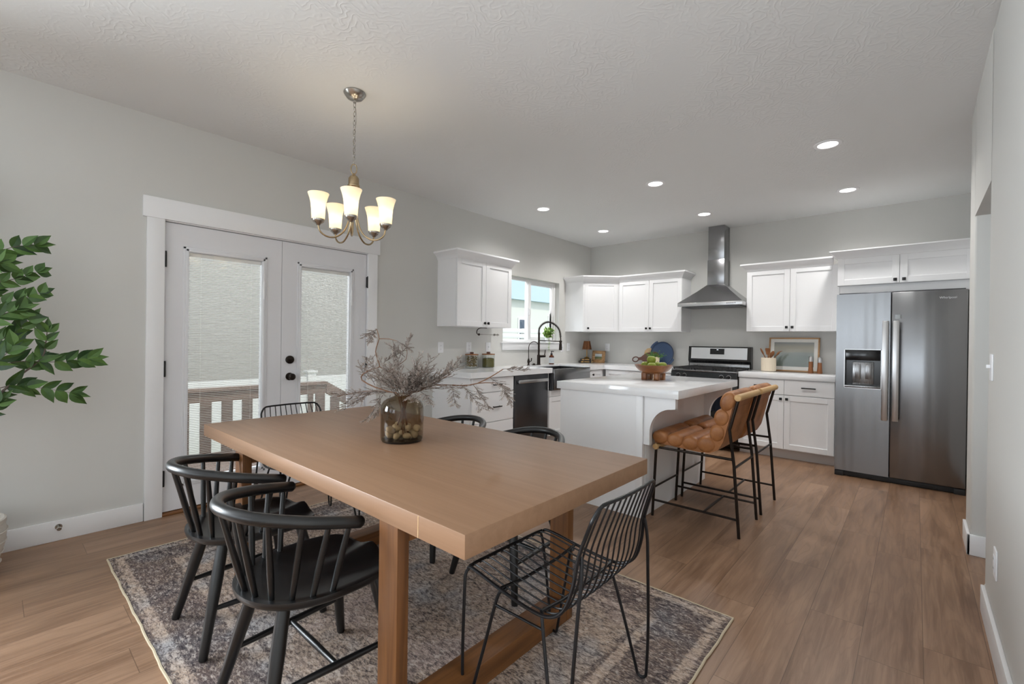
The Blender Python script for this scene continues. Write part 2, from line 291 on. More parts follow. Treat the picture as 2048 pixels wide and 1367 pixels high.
# ------------------------------------------------------------------ mesh builder
I4 = Matrix.Identity(4)
def catmull(pts, n=6, closed=False):
    P = [Vector(p) for p in pts]; out = []; N = len(P); rng = range(N if closed else N-1)
    for i in rng:
        if closed: a, b, c, d = P[(i-1) % N], P[i], P[(i+1) % N], P[(i+2) % N]
        else: a, b, c, d = P[max(i-1, 0)], P[i], P[i+1], P[min(i+2, N-1)]
        for k in range(n):
            t = k/n; out.append(.5*((2*b)+(c-a)*t+(2*a-5*b+4*c-d)*t*t+(3*b-a-3*c+d)*t**3))
    if not closed: out.append(P[-1])
    return out
class MB:
    def __init__(s): s.bm = bmesh.new()
    def box(s, x0, x1, y0, y1, z0, z1, b=0, M=I4, seg=2):
        vs = [s.bm.verts.new(M @ Vector(p)) for p in ((x0, y0, z0), (x1, y0, z0), (x1, y1, z0), (x0, y1, z0), (x0, y0, z1), (x1, y0, z1), (x1, y1, z1), (x0, y1, z1))]
        fs = [s.bm.faces.new([vs[i] for i in f]) for f in ((3, 2, 1, 0), (4, 5, 6, 7), (0, 1, 5, 4), (1, 2, 6, 5), (2, 3, 7, 6), (3, 0, 4, 7))]
        if b:
            es = list({e for f in fs for e in f.edges})
            bmesh.ops.bevel(s.bm, geom=es, offset=b, segments=seg, affect='EDGES', profile=.5)
        return s
    def tube(s, pts, r, seg=10, closed=False, caps=True, M=I4, squash=1.):
        P = [M @ Vector(p) for p in pts]; n = len(P)
        R = r if isinstance(r, (list, tuple)) else [r]*n
        T = []
        for i in range(n):
            a = P[(i-1) % n] if (closed or i > 0) else P[0]; b = P[(i+1) % n] if (closed or i < n-1) else P[-1]
            T.append((b-a).normalized())
        ref = Vector((0, 0, 1)) if abs(T[0].z) < .9 else Vector((0, 1, 0))
        nrm = T[0].cross(ref).normalized(); rings = []
        for i in range(n):
            nrm = (nrm-T[i]*nrm.dot(T[i])).normalized(); bn = T[i].cross(nrm)
            rings.append([s.bm.verts.new(P[i]+(nrm*cos(2*pi*k/seg)+bn*sin(2*pi*k/seg)*squash)*R[i]) for k in range(seg)])
        for i in range(n if closed else n-1):
            A, B = rings[i], rings[(i+1) % n]
            for k in range(seg): s.bm.faces.new((A[k], A[(k+1) % seg], B[(k+1) % seg], B[k]))
        if caps and not closed:
            s.bm.faces.new(rings[0][::-1]); s.bm.faces.new(rings[-1])
        return s
    def cyl(s, p0, p1, r0, r1=None, seg=20, M=I4, b=0):
        r1 = r0 if r1 is None else r1
        p0, p1 = Vector(p0), Vector(p1)
        if b:
            d = (p1-p0).normalized()*b
            return s.tube([p0, p0+d, p1-d, p1], [r0-b, r0, r1, r1-b], seg, M=M)
        return s.tube([p0, p1], [r0, r1], seg, M=M)
    def lathe(s, prof, c=(0, 0, 0), seg=28, M=I4, close=False):
        c = Vector(c); rings = []
        for r, z in prof:
            if r < 1e-6: rings.append([s.bm.verts.new(M @ (c+Vector((0, 0, z))))])
            else: rings.append([s.bm.verts.new(M @ (c+Vector((r*cos(2*pi*k/seg), r*sin(2*pi*k/seg), z)))) for k in range(seg)])
        if close: rings.append(rings[0])
        for A, B in zip(rings, rings[1:]):
            for k in range(seg):
                k2 = (k+1) % seg
                q = [A[k % len(A)], A[k2 % len(A)], B[k2 % len(B)], B[k % len(B)]]
                u = []; [u.append(v) for v in q if v not in u]
                if len(u) > 2: s.bm.faces.new(u)
        return s
    def prism(s, poly, w0, w1, f=lambda u, v, w: (u, v, w)):
        A = [s.bm.verts.new(f(u, v, w0)) for u, v in poly]; B = [s.bm.verts.new(f(u, v, w1)) for u, v in poly]
        s.bm.faces.new(A[::-1]); s.bm.faces.new(B); n = len(A)
        for k in range(n): s.bm.faces.new((A[k], A[(k+1) % n], B[(k+1) % n], B[k]))
        return s
    def ball(s, c, r, sc=(1, 1, 1), seg=16, rings=10, M=I4, jit=0):
        c = Vector(c); pr = []
        R = []
        for i in range(rings+1):
            a = pi*i/rings
            if i in (0, rings): R.append([s.bm.verts.new(M @ (c+Vector((0, 0, -cos(a)*r*sc[2]))))]); continue
            R.append([s.bm.verts.new(M @ (c+Vector((sin(a)*cos(2*pi*k/seg)*sc[0], sin(a)*sin(2*pi*k/seg)*sc[1], -cos(a)*sc[2]))*r*(1+jit*noise.noise(Vector((k*1.3, i*1.1, c.x*9)))))) for k in range(seg)])
        for A, B in zip(R, R[1:]):
            for k in range(seg):
                q = [A[k % len(A)], A[(k+1) % seg % len(A)], B[(k+1) % seg % len(B)], B[k % len(B)]]
                u = []; [u.append(v) for v in q if v not in u]
                if len(u) > 2: s.bm.faces.new(u)
        return s
    def grid(s, fn, nu, nv, cu=False):
        V = [[s.bm.verts.new(fn(i/(nu if cu else nu-1), j/(nv-1))) for j in range(nv)] for i in range(nu)]
        for i in range(nu if cu else nu-1):
            for j in range(nv-1): s.bm.faces.new((V[i][j], V[(i+1) % nu][j], V[(i+1) % nu][j+1], V[i][j+1]))
        return V
ORG = {}
def finish(o, label=None, cat=None, group=None, kind=None):
    if label: o['label'] = label
    if cat: o['category'] = cat
    if group: o['group'] = group
    if kind: o['kind'] = kind
    return o
def obj(name, mb, mat, parent=None, loc=None, smooth=35, label=None, kind=None):
    bmesh.ops.remove_doubles(mb.bm, verts=mb.bm.verts, dist=1e-7)
    bmesh.ops.recalc_face_normals(mb.bm, faces=mb.bm.faces)
    me = bpy.data.meshes.new(name); org = Vector(loc) if loc is not None else (ORG[parent.name] if parent else Vector((0, 0, 0)))
    if org.length > 0: bmesh.ops.translate(mb.bm, verts=mb.bm.verts, vec=-org)
    mb.bm.to_mesh(me); mb.bm.free()
    for mm in (mat if isinstance(mat, (list, tuple)) else [mat]): me.materials.append(M[mm] if isinstance(mm, str) else mm)
    me.polygons.foreach_set('use_smooth', [True]*len(me.polygons)); me.set_sharp_from_angle(angle=radians(smooth))
    o = bpy.data.objects.new(name, me); COL.objects.link(o); ORG[o.name] = org
    if parent: o.parent = parent
    else: o.location = org
    return finish(o, label=label, kind=kind)
def thing(name, label, cat, loc, group=None):
    o = bpy.data.objects.new(name, None); COL.objects.link(o); o.location = loc; o.empty_display_size = .05
    ORG[o.name] = Vector(loc); return finish(o, label, cat, group)
def one(name, mb, mat, label, cat, group=None, loc=None, smooth=35):
    return finish(obj(name, mb, mat, None, loc, smooth), label, cat, group)
def struct(name, mb, mat, parent=None, loc=None): return obj(name, mb, mat, parent, loc, kind=None if parent else 'structure')
def dup(root, loc, rz=0, label=None, group=None):
    r = root.copy(); COL.objects.link(r); r.location = loc; r.rotation_euler = (0, 0, rz)
    if label: r['label'] = label
    if group: r['group'] = group
    def rec(src, dst):
        for ch in list(src.children):
            if ch == dst: continue
            c = ch.copy(); COL.objects.link(c); c.parent = dst; rec(ch, c)
    rec(root, r); return r

H, D, W = 2.74, 3.944, 4.155
# ------------------------------------------------------------------ room shell
struct('floor', MB().box(-.14, 5.6, -6.6, 4.1, -.12, 0), 'floor')
struct('ceiling', MB().box(-.14, 5.6, -6.6, 4.1, H, H+.12), 'ceiling')
def wall_holes(mb, f, a0, a1, z1, holes):
    cuts = sorted({a0, a1}|{h[0] for h in holes}|{h[1] for h in holes})
    for p, q in zip(cuts, cuts[1:]):
        hs = [h for h in holes if h[0] <= p and h[1] >= q]
        if not hs: f(mb, p, q, 0, z1)
        else:
            if hs[0][2] > 0: f(mb, p, q, 0, hs[0][2])
            f(mb, p, q, hs[0][3], z1)
mb = MB(); wall_holes(mb, lambda m_, a, b, c, d: m_.box(-.14, 0, a, b, c, d), -6.5, D+.14, H, [(-1.60, .035, 0, 2.055), (1.90, 3.10, 1.232, 2.088), (-4.65, -3.05, .7, 2.2)])
struct('wall_left', mb, 'wall')
struct('wall_back', MB().box(0, 5.5, D, D+.14, 0, H), 'wall')
mb = MB(); wall_holes(mb, lambda m_, a, b, c, d: m_.box(a, b, -6.6, -6.5, c, d), -.14, 5.5, H, [(.6, 1.9, .6, 2.3), (2.3, 3.6, .6, 2.3)])
struct('wall_rear', mb, 'wall')
# right wall with a rounded-corner opening, its far stub and the hall behind it
mb = MB(); mb.box(W, W+.115, -6.5, .77, 0, H, .012, seg=3)
mb.box(W, W+.115, 1.55, 1.87, 0, H, .012, seg=3); mb.box(W, W+.115, .75, 1.57, 2.03, H)
struct('wall_right', mb, 'wall')
struct('wall_hall', MB().box(5.4, 5.5, -6.5, D, 0, H), 'wall')
struct('wall_alcove', MB().box(4.30, 5.4, 1.87, 1.97, 0, H).box(4.30, 4.40, 1.97, D, 0, H), 'wall')

def baseboard(name, segs):
    mb = MB()
    for s in segs: mb.box(*s, .003)
    struct(name, mb, 'trim')
baseboard('baseboard_left', [(0, .014, -6.5, -1.665, 0, .122), (0, .014, .097, .785, 0, .122)])
baseboard('baseboard_right', [(W-.015, W, -6.5, .765, 0, .122), (W-.015, W+.0, 1.535, 1.86, 0, .122), (W-.015, W+.115, 1.535, 1.55, 0, .122), (W, W+.115, .77, .785, 0, .122)])

# ------------------------------------------------------------------ french doors
mb = MB(); mb.box(0, .02, -1.661, -1.562, 0, 2.05, .002).box(0, .02, -.002, .095, 0, 2.05, .002).box(0, .024, -1.683, .120, 2.05, 2.19, .002)
struct('trim_1', mb, 'trim')
mb = MB(); mb.box(-.14, 0, -1.60, -1.565, 0, 2.055).box(-.14, 0, -.001, .035, 0, 2.055).box(-.14, 0, -1.60, .035, 2.043, 2.056)
struct('trim_2', mb, 'trim')
struct('trim_3', MB().box(-.16, .02, -1.565, -.002, 0, .018, .004), 'tablebeam')
def fdoor(name, y0, y1, g0, g1, knob=False, hin=None):
    z0, z1, gz0, gz1 = .024, 2.038, .22, 1.85; X0, X1 = -.058, -.012
    mb = MB()
    mb.box(X0, X1, y0, g0, z0, z1).box(X0, X1, g1, y1, z0, z1).box(X0, X1, g0, g1, z0, gz0).box(X0, X1, g0, g1, gz1, z1)
    d = obj(name, mb, 'doorw', None, (X1, y0, z0)); finish(d, kind='structure')
    mb = MB()   # raised moulding round the glass
    for k, (o_, h_) in enumerate(((.036, .008), (.020, .014))):
        a, b, c, e = g0-o_, g1+o_, gz0-o_, gz1+o_; t = .018
        mb.box(X1, X1+h_, a, a+t, c, e, .003).box(X1, X1+h_, b-t, b, c, e, .003).box(X1, X1+h_, a, b, c, c+t, .003).box(X1, X1+h_, a, b, e-t, e, .003)
    obj('glass_moulding', mb, 'doorw', d)
    mb = MB(); mb.box(-.018, -.016, g0, g1, gz0, gz1).box(-.052, -.050, g0, g1, gz0, gz1)
    obj('glass_pane', mb, 'glass', d)
    mb = MB(); n = int((gz1-gz0-.05)/.0127)
    for k in range(n):
        z = gz0+.02+k*.0127; c_, s_ = .0058*cos(radians(24)), .0058*sin(radians(24))
        mb.prism([(-.034-c_, z-s_), (-.034+c_, z+s_), (-.034+c_, z+s_+.0007), (-.034-c_, z-s_+.0007)], g0+.004, g1-.004, lambda u, v, w: (u, w, v))
    mb.box(-.042, -.026, g0+.003, g1-.003, gz1-.028, gz1-.002)
    for q in (.16, .85): mb.box(-.0275, -.0268, g0+(g1-g0)*q, g0+(g1-g0)*q+.0015, gz0+.02, gz1-.02)
    obj('blind', mb, 'slat', d)
    mb = MB(); mb.box(X1+.012, X1+.024, g1+.004, g1+.016, gz1-.30, gz1-.16, .003).box(X1+.010, X1+.016, g1+.008, g1+.012, gz1-.75, gz1-.10)
    obj('blind_slider', mb, 'white_plastic', d)
    for z in (.26, 1.02, 1.78):
        yy = y0+.004 if hin == 'l' else y1+.004
        obj('hinge', MB().box(X1, X1+.016, yy-.007, yy+.009, z-.05, z+.05, .002).cyl((X1+.020, yy, z-.055), (X1+.020, yy, z+.055), .007), 'knobblk', d)
    if knob:
        yk = y0+.068; mb = MB().lathe([(0, 0), (.032, 0), (.032, .004), (.014, .008), (.012, .03), (.022, .036), (.028, .048), (.027, .06), (.018, .068), (0, .069)], M=Matrix.Translation((X1, yk, .925)) @ Matrix.Rotation(pi/2, 4, 'Y'))
        obj('door_knob', mb, 'bronze', d)
        mb = MB().lathe([(0, 0), (.034, 0), (.033, .012), (.024, .016), (0, .017)], M=Matrix.Translation((X1, yk, 1.065)) @ Matrix.Rotation(pi/2, 4, 'Y')).box(X1+.015, X1+.026, yk-.016, yk+.016, 1.06, 1.07, .002)
        obj('deadbolt', mb, 'bronze', d)
    return d
fdoor('door_1', -1.560, -.7765, -1.415, -.926, hin='l')
fdoor('door_2', -.7735, -.006, -.616, -.173, True, hin='r')

# ------------------------------------------------------------------ sink window and the rear windows
def window(name, y0, y1, z0, z1, x0=-.13, x1=-.07, slider=True):
    mb = MB(); t = .034
    mb.box(x0, x1, y0, y0+t, z0, z1, .003).box(x0, x1, y1-t, y1, z0, z1, .003).box(x0, x1, y0+t, y1-t, z0, z0+t, .003).box(x0, x1, y0+t, y1-t, z1-t, z1, .003)
    ym = (y0+y1)/2; mb.box(x0, x1+.004, ym-.022, ym+.018, z0+t, z1-t, .003)
    w = obj(name, mb, 'winframe', None, (x1, y0, z0)); finish(w, kind='structure')
    mb = MB(); a, b, c, d = ym+.018, y1-t, z0+t, z1-t; s = .036
    mb.box(x0+.01, x1-.01, a, a+s, c, d, .003).box(x0+.01, x1-.01, b-s, b, c, d, .003).box(x0+.01, x1-.01, a+s, b-s, c, c+s, .003).box(x0+.01, x1-.01, a+s, b-s, d-s, d, .003)
    obj('window_sash', mb, 'winframe', w)
    obj('window_pane', MB().box(x0+.02, x0+.024, y0+t, ym-.022, z0+t, z1-t).box(x0+.03, x0+.034, a+s, b-s, c+s, d-s), 'glass', w)
    obj('window_latch', MB().box(x1+.004, x1+.02, ym-.014, ym+.006, (z0+z1)/2-.06, (z0+z1)/2+.03, .004), 'white_plastic', w)
    return w
window('window_1', 1.90, 3.10, 1.232, 2.088)
mb = MB(); mb.box(-.075, .03, 1.855, 3.155, 1.216, 1.234, .003).box(0, .018, 1.88, 3.125, 1.128, 1.216, .002)
struct('trim_4', mb, 'trim')
window('window_2', -4.65, -3.05, .7, 2.2)
for k, (a, b) in enumerate(((.6, 1.9), (2.3, 3.6))):
    mb = MB(); t = .05
    mb.box(a, a+t, -6.58, -6.52, .6, 2.3).box(b-t, b, -6.58, -6.52, .6, 2.3).box(a, b, -6.58, -6.52, .6, .65).box(a, b, -6.58, -6.52, 2.25, 2.3).box((a+b)/2-.02, (a+b)/2+.02, -6.58, -6.52, .6, 2.3)
    w = struct('window_%d' % (k+3), mb, 'winframe'); obj('window_pane', MB().box(a+t, b-t, -6.555, -6.55, .65, 2.25), 'glass', w)

# ------------------------------------------------------------------ outdoors
finish(obj('ground', MB().box(-30, -.14, -15, 30, -1.3, -1.2), 'grass'), kind='structure')
finish(obj('deck', MB().box(-2.05, -.16, -2.6, 1.6, -.14, -.06), 'deckwood'), kind='structure')
t = thing('deck_railing', 'brown wooden deck railing with broad pickets seen through the glass doors', 'railing', (-2, -.7, -.14))
obj('top_rail', MB().box(-2.06, -1.94, -2.4, .60, .635, .675, .004).box(-2.01, -1.985, -2.4, .60, .52, .635), 'deckwood', t)
obj('sloping_rail', MB().prism([(.60, .675), (.60, .52), (1.9, -.28), (1.9, -.10)], -2.03, -1.97, lambda u, v, w: (w, u, v)), 'deckwood', t)
for k in range(11):
    y = -.831-.21*6+.21*k-.0
    if y+.11 < .62: obj('picket', MB().box(-2.0, -1.975, y, y+.108, -.14, .53), 'deckwood', t)
for a, b in ((.359, .425), (.458, .58), (.663, .784), (.872, .98)): obj('picket', MB().box(-2.0, -1.975, a, b, -.14, .53-max(0, a-.55)*.62), 'deckwood', t)
t = thing('vinyl_fence', 'white vinyl fence with a square capped post beyond the deck', 'fence', (-4.5, 0, -1.2))
obj('fence_panel', MB().box(-4.52, -4.48, -6, 2.9, -1.2, .545, .01), 'vinyl', t)
obj('fence_post', MB().box(-4.58, -4.44, 1.48, 1.64, -1.2, .60, .01).box(-4.6, -4.42, 1.46, 1.66, .60, .65, .01), 'vinyl', t)
t = thing('neighbour_house', 'beige stucco wall of a neighbouring house behind the white fence', 'house', (-7, -1, -1.2))
obj('house_wall', MB().box(-7.4, -7, -9, 5.5, -1.2, 6.5), 'ext', t)
t = thing('slat_screen', 'white horizontal slat screen outside the sink window', 'fence', (-2.1, 5, -1.2))
for k in range(8):
    z = 1.51-.105*(k+1); obj('slat', MB().box(-2.12, -2.08, 3.3, 9.5, z, z+.086, .006), 'vinyl', t)
obj('post', MB().box(-2.16, -2.12, 4.8, 4.9, -1.2, 1.5), 'vinyl', t)
t = thing('neighbour_house', 'pale blue and cream house seen through the sink window', 'house', (-7, 12, -1.2))
obj('upper_wall', MB().box(-7.5, -6.2, 5.8, 24, 2.65, 7), 'siding', t)
obj('lower_wall', MB().box(-7.5, -6.4, 5.8, 24, -1.2, 2.65), 'render_', t)
f_ = obj('house_window', MB().box(-6.4, -6.36, 9.62, 10.30, .4, 2.05, .01), 'winframe', t); obj('pane', MB().box(-6.362, -6.35, 9.68, 10.24, .47, 1.98), 'darkpane', f_)
f_ = obj('house_window', MB().box(-6.4, -6.36, 11.35, 12.3, .9, 2.2, .01), 'winframe', t); obj('pane', MB().box(-6.362, -6.35, 11.42, 12.23, .97, 2.13), 'palepane', f_)

# ------------------------------------------------------------------ cabinets
def FR(o, u, n):
    u, n = Vector(u), Vector(n); z = Vector((0, 0, 1)); m_ = Matrix((u, n, z)).transposed().to_4x4(); m_.translation = Vector(o); return m_
def shaker(mb, Mx, u0, u1, w0, w1, t=.02, r=.056):
    g = .0015; u0 += g; u1 -= g; w0 += g; w1 -= g
    mb.box(u0, u0+r, 0, t, w0, w1, .0012, Mx, 1).box(u1-r, u1, 0, t, w0, w1, .0012, Mx, 1).box(u0+r, u1-r, 0, t, w0, w0+r, .0012, Mx, 1).box(u0+r, u1-r, 0, t, w1-r, w1, .0012, Mx, 1)
    mb.box(u0+r, u1-r, 0, t-.010, w0+r, w1-r, 0, Mx)
def knob(p, Mx, u, w):
    obj('knob', MB().cyl((u, .02, w), (u, .034, w), .006, seg=10, M=Mx).box(u-.014, u+.014, .034, .044, w-.014, w+.014, .003, Mx), 'knobblk', p, label='small square black knob')
def pull(p, Mx, u, w, L=.13):
    mb = MB().box(u-L/2, u+L/2, .040, .050, w-.006, w+.006, .002, Mx)
    for s in (-1, 1): mb.box(u+s*(L/2-.018)-.005, u+s*(L/2-.018)+.005, .02, .042, w-.005, w+.005, .001, Mx)
    obj('pull_handle', mb, 'knobblk', p, label='slim black bar pull')
def cabinet(name, label, cat, loc, Mx, width, depth, z0, z1, fronts, group=None, toe=False, carc=None):
    t = thing(name, label, cat, loc, group)
    zc = .105 if toe else z0
    obj('carcass', carc or MB().box(0, width, -depth, -.001, zc, z1, 0, Mx), 'cab', t)
    if toe: obj('toe_kick', MB().box(0, width, -depth, -.065, 0, .105, 0, Mx), 'toe', t)
    for kind, u0, u1, w0, w1, hd in fronts:
        mb = MB()
        if kind == 'd':
            shaker(mb, Mx, u0, u1, w0, w1); f = obj('door', mb, 'cab', t)
        else:
            mb.box(u0+.0015, u1-.0015, 0, .02, w0+.0015, w1-.0015, .0012, Mx, 1); f = obj('drawer_front', mb, 'cab', t)
        if hd and hd[0] == 'k': knob(f, Mx, hd[1], hd[2])
        if hd and hd[0] == 'p': pull(f, Mx, hd[1], hd[2])
    return t
def crown(t, path, zb, zt, out=.062, close0=None):
    """mouldings swept along a plan path; outward is on the right of travel"""
    P = [Vector((p[0], p[1])) for p in path]; prof = [(.001, 0), (.006, 0), (.010, .014), (.022, .035), (.048, .058), (out, .068), (out, zt-zb), (.001, zt-zb)]
    mb = MB(); N = len(P); offs = []
    for i in range(N):
        ds = []
        if i > 0: ds.append((P[i]-P[i-1]).normalized())
        if i < N-1: ds.append((P[i+1]-P[i]).normalized())
        ns = [Vector((d.y, -d.x)) for d in ds]
        if len(ns) == 1: offs.append(ns[0])
        else:
            b = (ns[0]+ns[1]).normalized(); offs.append(b/max(.3, b.dot(ns[0])))
    R = [[mb.bm.verts.new((P[i].x+offs[i].x*a, P[i].y+offs[i].y*a, zb+h)) for a, h in prof] for i in range(N)]
    k = len(prof)
    for A, B in zip(R, R[1:]):
        for j in range(k): mb.bm.faces.new((A[j], A[(j+1) % k], B[(j+1) % k], B[j]))
    mb.bm.faces.new(R[0]); mb.bm.faces.new(R[-1][::-1])
    obj('crown_moulding', mb, 'cab', t, smooth=25)
L_ = lambda x, y: FR((x, y, 0), (0, 1, 0), (1, 0, 0))       # fronts facing +x, u along +y
B_ = lambda x, y: FR((x, y, 0), (1, 0, 0), (0, -1, 0))      # fronts facing -y, u along +x
UZ0, UZ1 = 1.393, 2.112
Mx = L_(.298, .846)
t = cabinet('wall_cabinet', 'white two-door wall cabinet hanging left of the sink window', 'cabinet', (.16, 1.27, UZ0), Mx, .854, .298, UZ0, UZ1,
    [('d', 0, .427, UZ0, UZ1, ('k', .400, 1.435)), ('d', .427, .854, UZ0, UZ1, ('k', .454, 1.435))])
crown(t, [(0.0, .846), (.318, .846), (.318, 1.70), (0.0, 1.70)][::1], 2.105, 2.19)
# diagonal corner cabinet
A_, B2 = Vector((.318, 3.266)), Vector((.682, 3.619)); u_ = (B2-A_).normalized(); n_ = Vector((u_.y, -u_.x)); Ld = (B2-A_).length
Mx = FR((A_.x-n_.x*.02, A_.y-n_.y*.02, 0), (u_.x, u_.y, 0), (n_.x, n_.y, 0))
carc = MB().prism([(0, 3.264), (.306, 3.264), (.680, 3.627), (.680, D), (0, D)], UZ0, UZ1)
t = cabinet('corner_wall_cabinet', 'white diagonal corner wall cabinet with one door right of the sink window', 'cabinet', (.25, 3.7, UZ0), Mx, 1, 1, UZ0, UZ1,
    [('d', .012, Ld-.012, UZ0, UZ1, ('k', .062, 1.44))], carc=carc)
crown(t, [(0, 3.264), (A_.x, 3.264), (B2.x, B2.y)], 2.105, 2.19)
Mx = B_(.684, 3.639)
t = cabinet('wall_cabinet', 'white two-door wall cabinet just left of the range hood', 'cabinet', (1.13, 3.8, UZ0), Mx, .908, .305, UZ0, UZ1,
    [('d', 0, .455, UZ0, UZ1, ('k', .427, 1.44)), ('d', .455, .908, UZ0, UZ1, ('k', .483, 1.44))])
crown(t, [(.684, 3.619), (1.592, 3.619), (1.592, D)], 2.105, 2.19)
Mx = B_(2.373, 3.639)
t = cabinet('wall_cabinet', 'white two-door wall cabinet right of the range hood above the framed print', 'cabinet', (2.82, 3.8, UZ0), Mx, .915, .305, UZ0, UZ1,
    [('d', 0, .45, UZ0, UZ1, ('k', .422, 1.44)), ('d', .45, .90, UZ0, UZ1, ('k', .478, 1.44))])
crown(t, [(2.373, D), (2.373, 3.619), (3.226, 3.619)], 2.105, 2.19)
Mx = B_(3.291, 3.34)
t = cabinet('fridge_cabinet', 'short wide white two-door cabinet above the refrigerator', 'cabinet', (3.78, 3.7, 1.84), Mx, .992, .604, 1.842, 2.112,
    [('d', .002, .484, 1.842, 2.112, ('k', .452, 1.875)), ('d', .484, .992, 1.842, 2.112, ('k', .516, 1.875))])
obj('added_gap_panel', MB().box(3.310, 4.28, 3.36, 3.38, 1.752, 1.841), 'cab', t)  # white panel added in the open gap above the fridge to lighten it
obj('side_panel', MB().box(3.292, 3.308, 3.36, D, .0, 1.84), 'cab', t)
crown(t, [(3.291, 3.72), (3.291, 3.32), (4.283, 3.32)], 2.112, 2.19)
# base cabinets, left run
ZT = .866
Mx = L_(.59, .79)
cabinet('drawer_cabinet', 'white base cabinet with three drawers and black pulls left of the dishwasher', 'cabinet', (.3, 1.1, 0), Mx, .636, .588, 0, ZT,
    [('w', .012, .632, .713, ZT-.004, ('p', .36, .787)), ('w', .012, .632, .405, .709, ('p', .36, .557)), ('w', .012, .632, .108, .401, ('p', .36, .25))], toe=True)
t = bpy.data.objects['drawer_cabinet']
for zz in (.791, .566): obj('child_latch', MB().box(.611, .618, .855, .885, zz-.014, zz+.014, .003), 'white_plastic', t, label='small white square child latch')
t = thing('dishwasher', 'dark stainless dishwasher with a bright bar handle under the left counter', 'dishwasher', (.3, 1.74, 0))
obj('cabinet_body', MB().box(.02, .585, 1.43, 2.05, .02, .862), 'cavity', t)
obj('door_panel', MB().box(.588, .612, 1.440, 2.044, .10, .862, .004), 'dsteel', t)
obj('handle', MB().box(.632, .652, 1.475, 2.01, .775, .812, .006).box(.612, .634, 1.49, 1.52, .785, .802).box(.612, .634, 1.965, 1.995, .785, .802), 'handle', t, label='bright bar handle')
obj('toe_panel', MB().box(.03, .53, 1.44, 2.044, 0, .095), 'blackmatte', t)
Mx = L_(.59, 2.053)
carc = MB().box(0, .917, -.588, -.001, .105, .64, 0, Mx).box(0, .036, -.1, -.001, .64, ZT, 0, Mx).box(.887, .917, -.588, -.001, .64, ZT, 0, Mx)
cabinet('sink_cabinet', 'white base cabinet with two shaker doors under the apron sink', 'cabinet', (.3, 2.5, 0), Mx, .917, .588, 0, ZT,
    [('d', .02, .459, .108, .575, ('k', .43, .53)), ('d', .459, .900, .108, .575, ('k', .49, .53)), ('w', .02, .900, .579, .652, None)], toe=True, carc=carc)
Mx = L_(.59, 2.972)
cabinet('corner_base_cabinet', 'narrow white base cabinet door in the counter corner right of the sink', 'cabinet', (.3, 3.3, 0), Mx, .97, .588, 0, ZT,
    [('d', .005, .345, .108, ZT-.004, ('k', .075, .80))], toe=True)
Mx = B_(.640, 3.345)
cabinet('base_cabinet', 'white base cabinet between the counter corner and the gas range', 'cabinet', (1.1, 3.6, 0), Mx, .960, .59, 0, ZT,
    [('d', .01, .36, .108, ZT-.004, ('k', .33, .80)), ('w', .36, .957, .713, ZT-.004, ('p', .66, .79)), ('d', .36, .957, .108, .709, ('k', .40, .66))], toe=True)
Mx = B_(2.376, 3.345)
cabinet('base_cabinet', 'white base cabinet between the gas range and refrigerator with two drawers over two doors', 'cabinet', (2.8, 3.6, 0), Mx, .912, .59, 0, ZT,
    [('w', .002, .457, .700, ZT-.004, ('p', .23, .79)), ('w', .457, .910, .700, ZT-.004, ('p', .684, .785)), ('d', .002, .457, .112, .694, ('k', .428, .655)), ('d', .457, .910, .112, .694, ('k', .486, .655))], toe=True)
# worktops
mb = MB().prism([(0, .757), (.637, .757), (.637, 2.098), (.155, 2.098), (.155, 2.912), (.637, 2.912), (.637, 3.307), (1.603, 3.307), (1.603, D), (0, D)], .868, .926)
one('worktop', mb, 'quartz', 'L-shaped white quartz worktop running round the sink corner to the gas range', 'countertop')
one('worktop', MB().box(2.376, 3.2905, 3.307, D, .868, .926, .002), 'quartz', 'short white quartz worktop between the range and refrigerator', 'countertop')
# apron sink
t = thing('apron_sink', 'stainless steel apron front sink set under the window', 'sink', (.4, 2.505, .64))
mb = MB(); mb.box(.630, .662, 2.102, 2.908, .660, .912, .006)
obj('apron', mb, 'sinksteel', t)
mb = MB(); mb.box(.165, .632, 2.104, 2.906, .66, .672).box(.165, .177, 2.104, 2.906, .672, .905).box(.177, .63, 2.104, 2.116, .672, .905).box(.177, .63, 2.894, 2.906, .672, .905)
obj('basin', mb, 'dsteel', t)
obj('drain', MB().lathe([(0, .673), (.045, .673), (.045, .677), (.03, .675), (0, .675)], (.4, 2.5, 0)), 'steel', t)

# ------------------------------------------------------------------ island
t = thing('kitchen_island', 'white kitchen island with curved corbels under an overhanging quartz top', 'island', (2.1, 1.36, 0))
obj('island_base', MB().box(1.745, 2.452, .702, 2.01, 0, .866).box(2.405, 2.455, .698, .742, 0, .866, .002).box(2.452, 2.456, .75, 1.98, .02, .84), 'cab', t)
obj('island_top', MB().box(1.72, 2.715, .682, 2.032, .868, .926, .002), 'quartz', t)
for y in (.715, 1.955):
    pts = [(2.456, .866), (2.682, .866), (2.682, .795)]
    for k in range(13):
        a = pi/2+pi/2*k/12; pts.append((2.655+.155*cos(a), .610+.180*sin(a)))
    pts += [(2.500, .525), (2.456, .525)]
    obj('corbel', MB().prism(pts, y, y+.04, lambda u, v, w: (u, w, v)), 'cab', t)

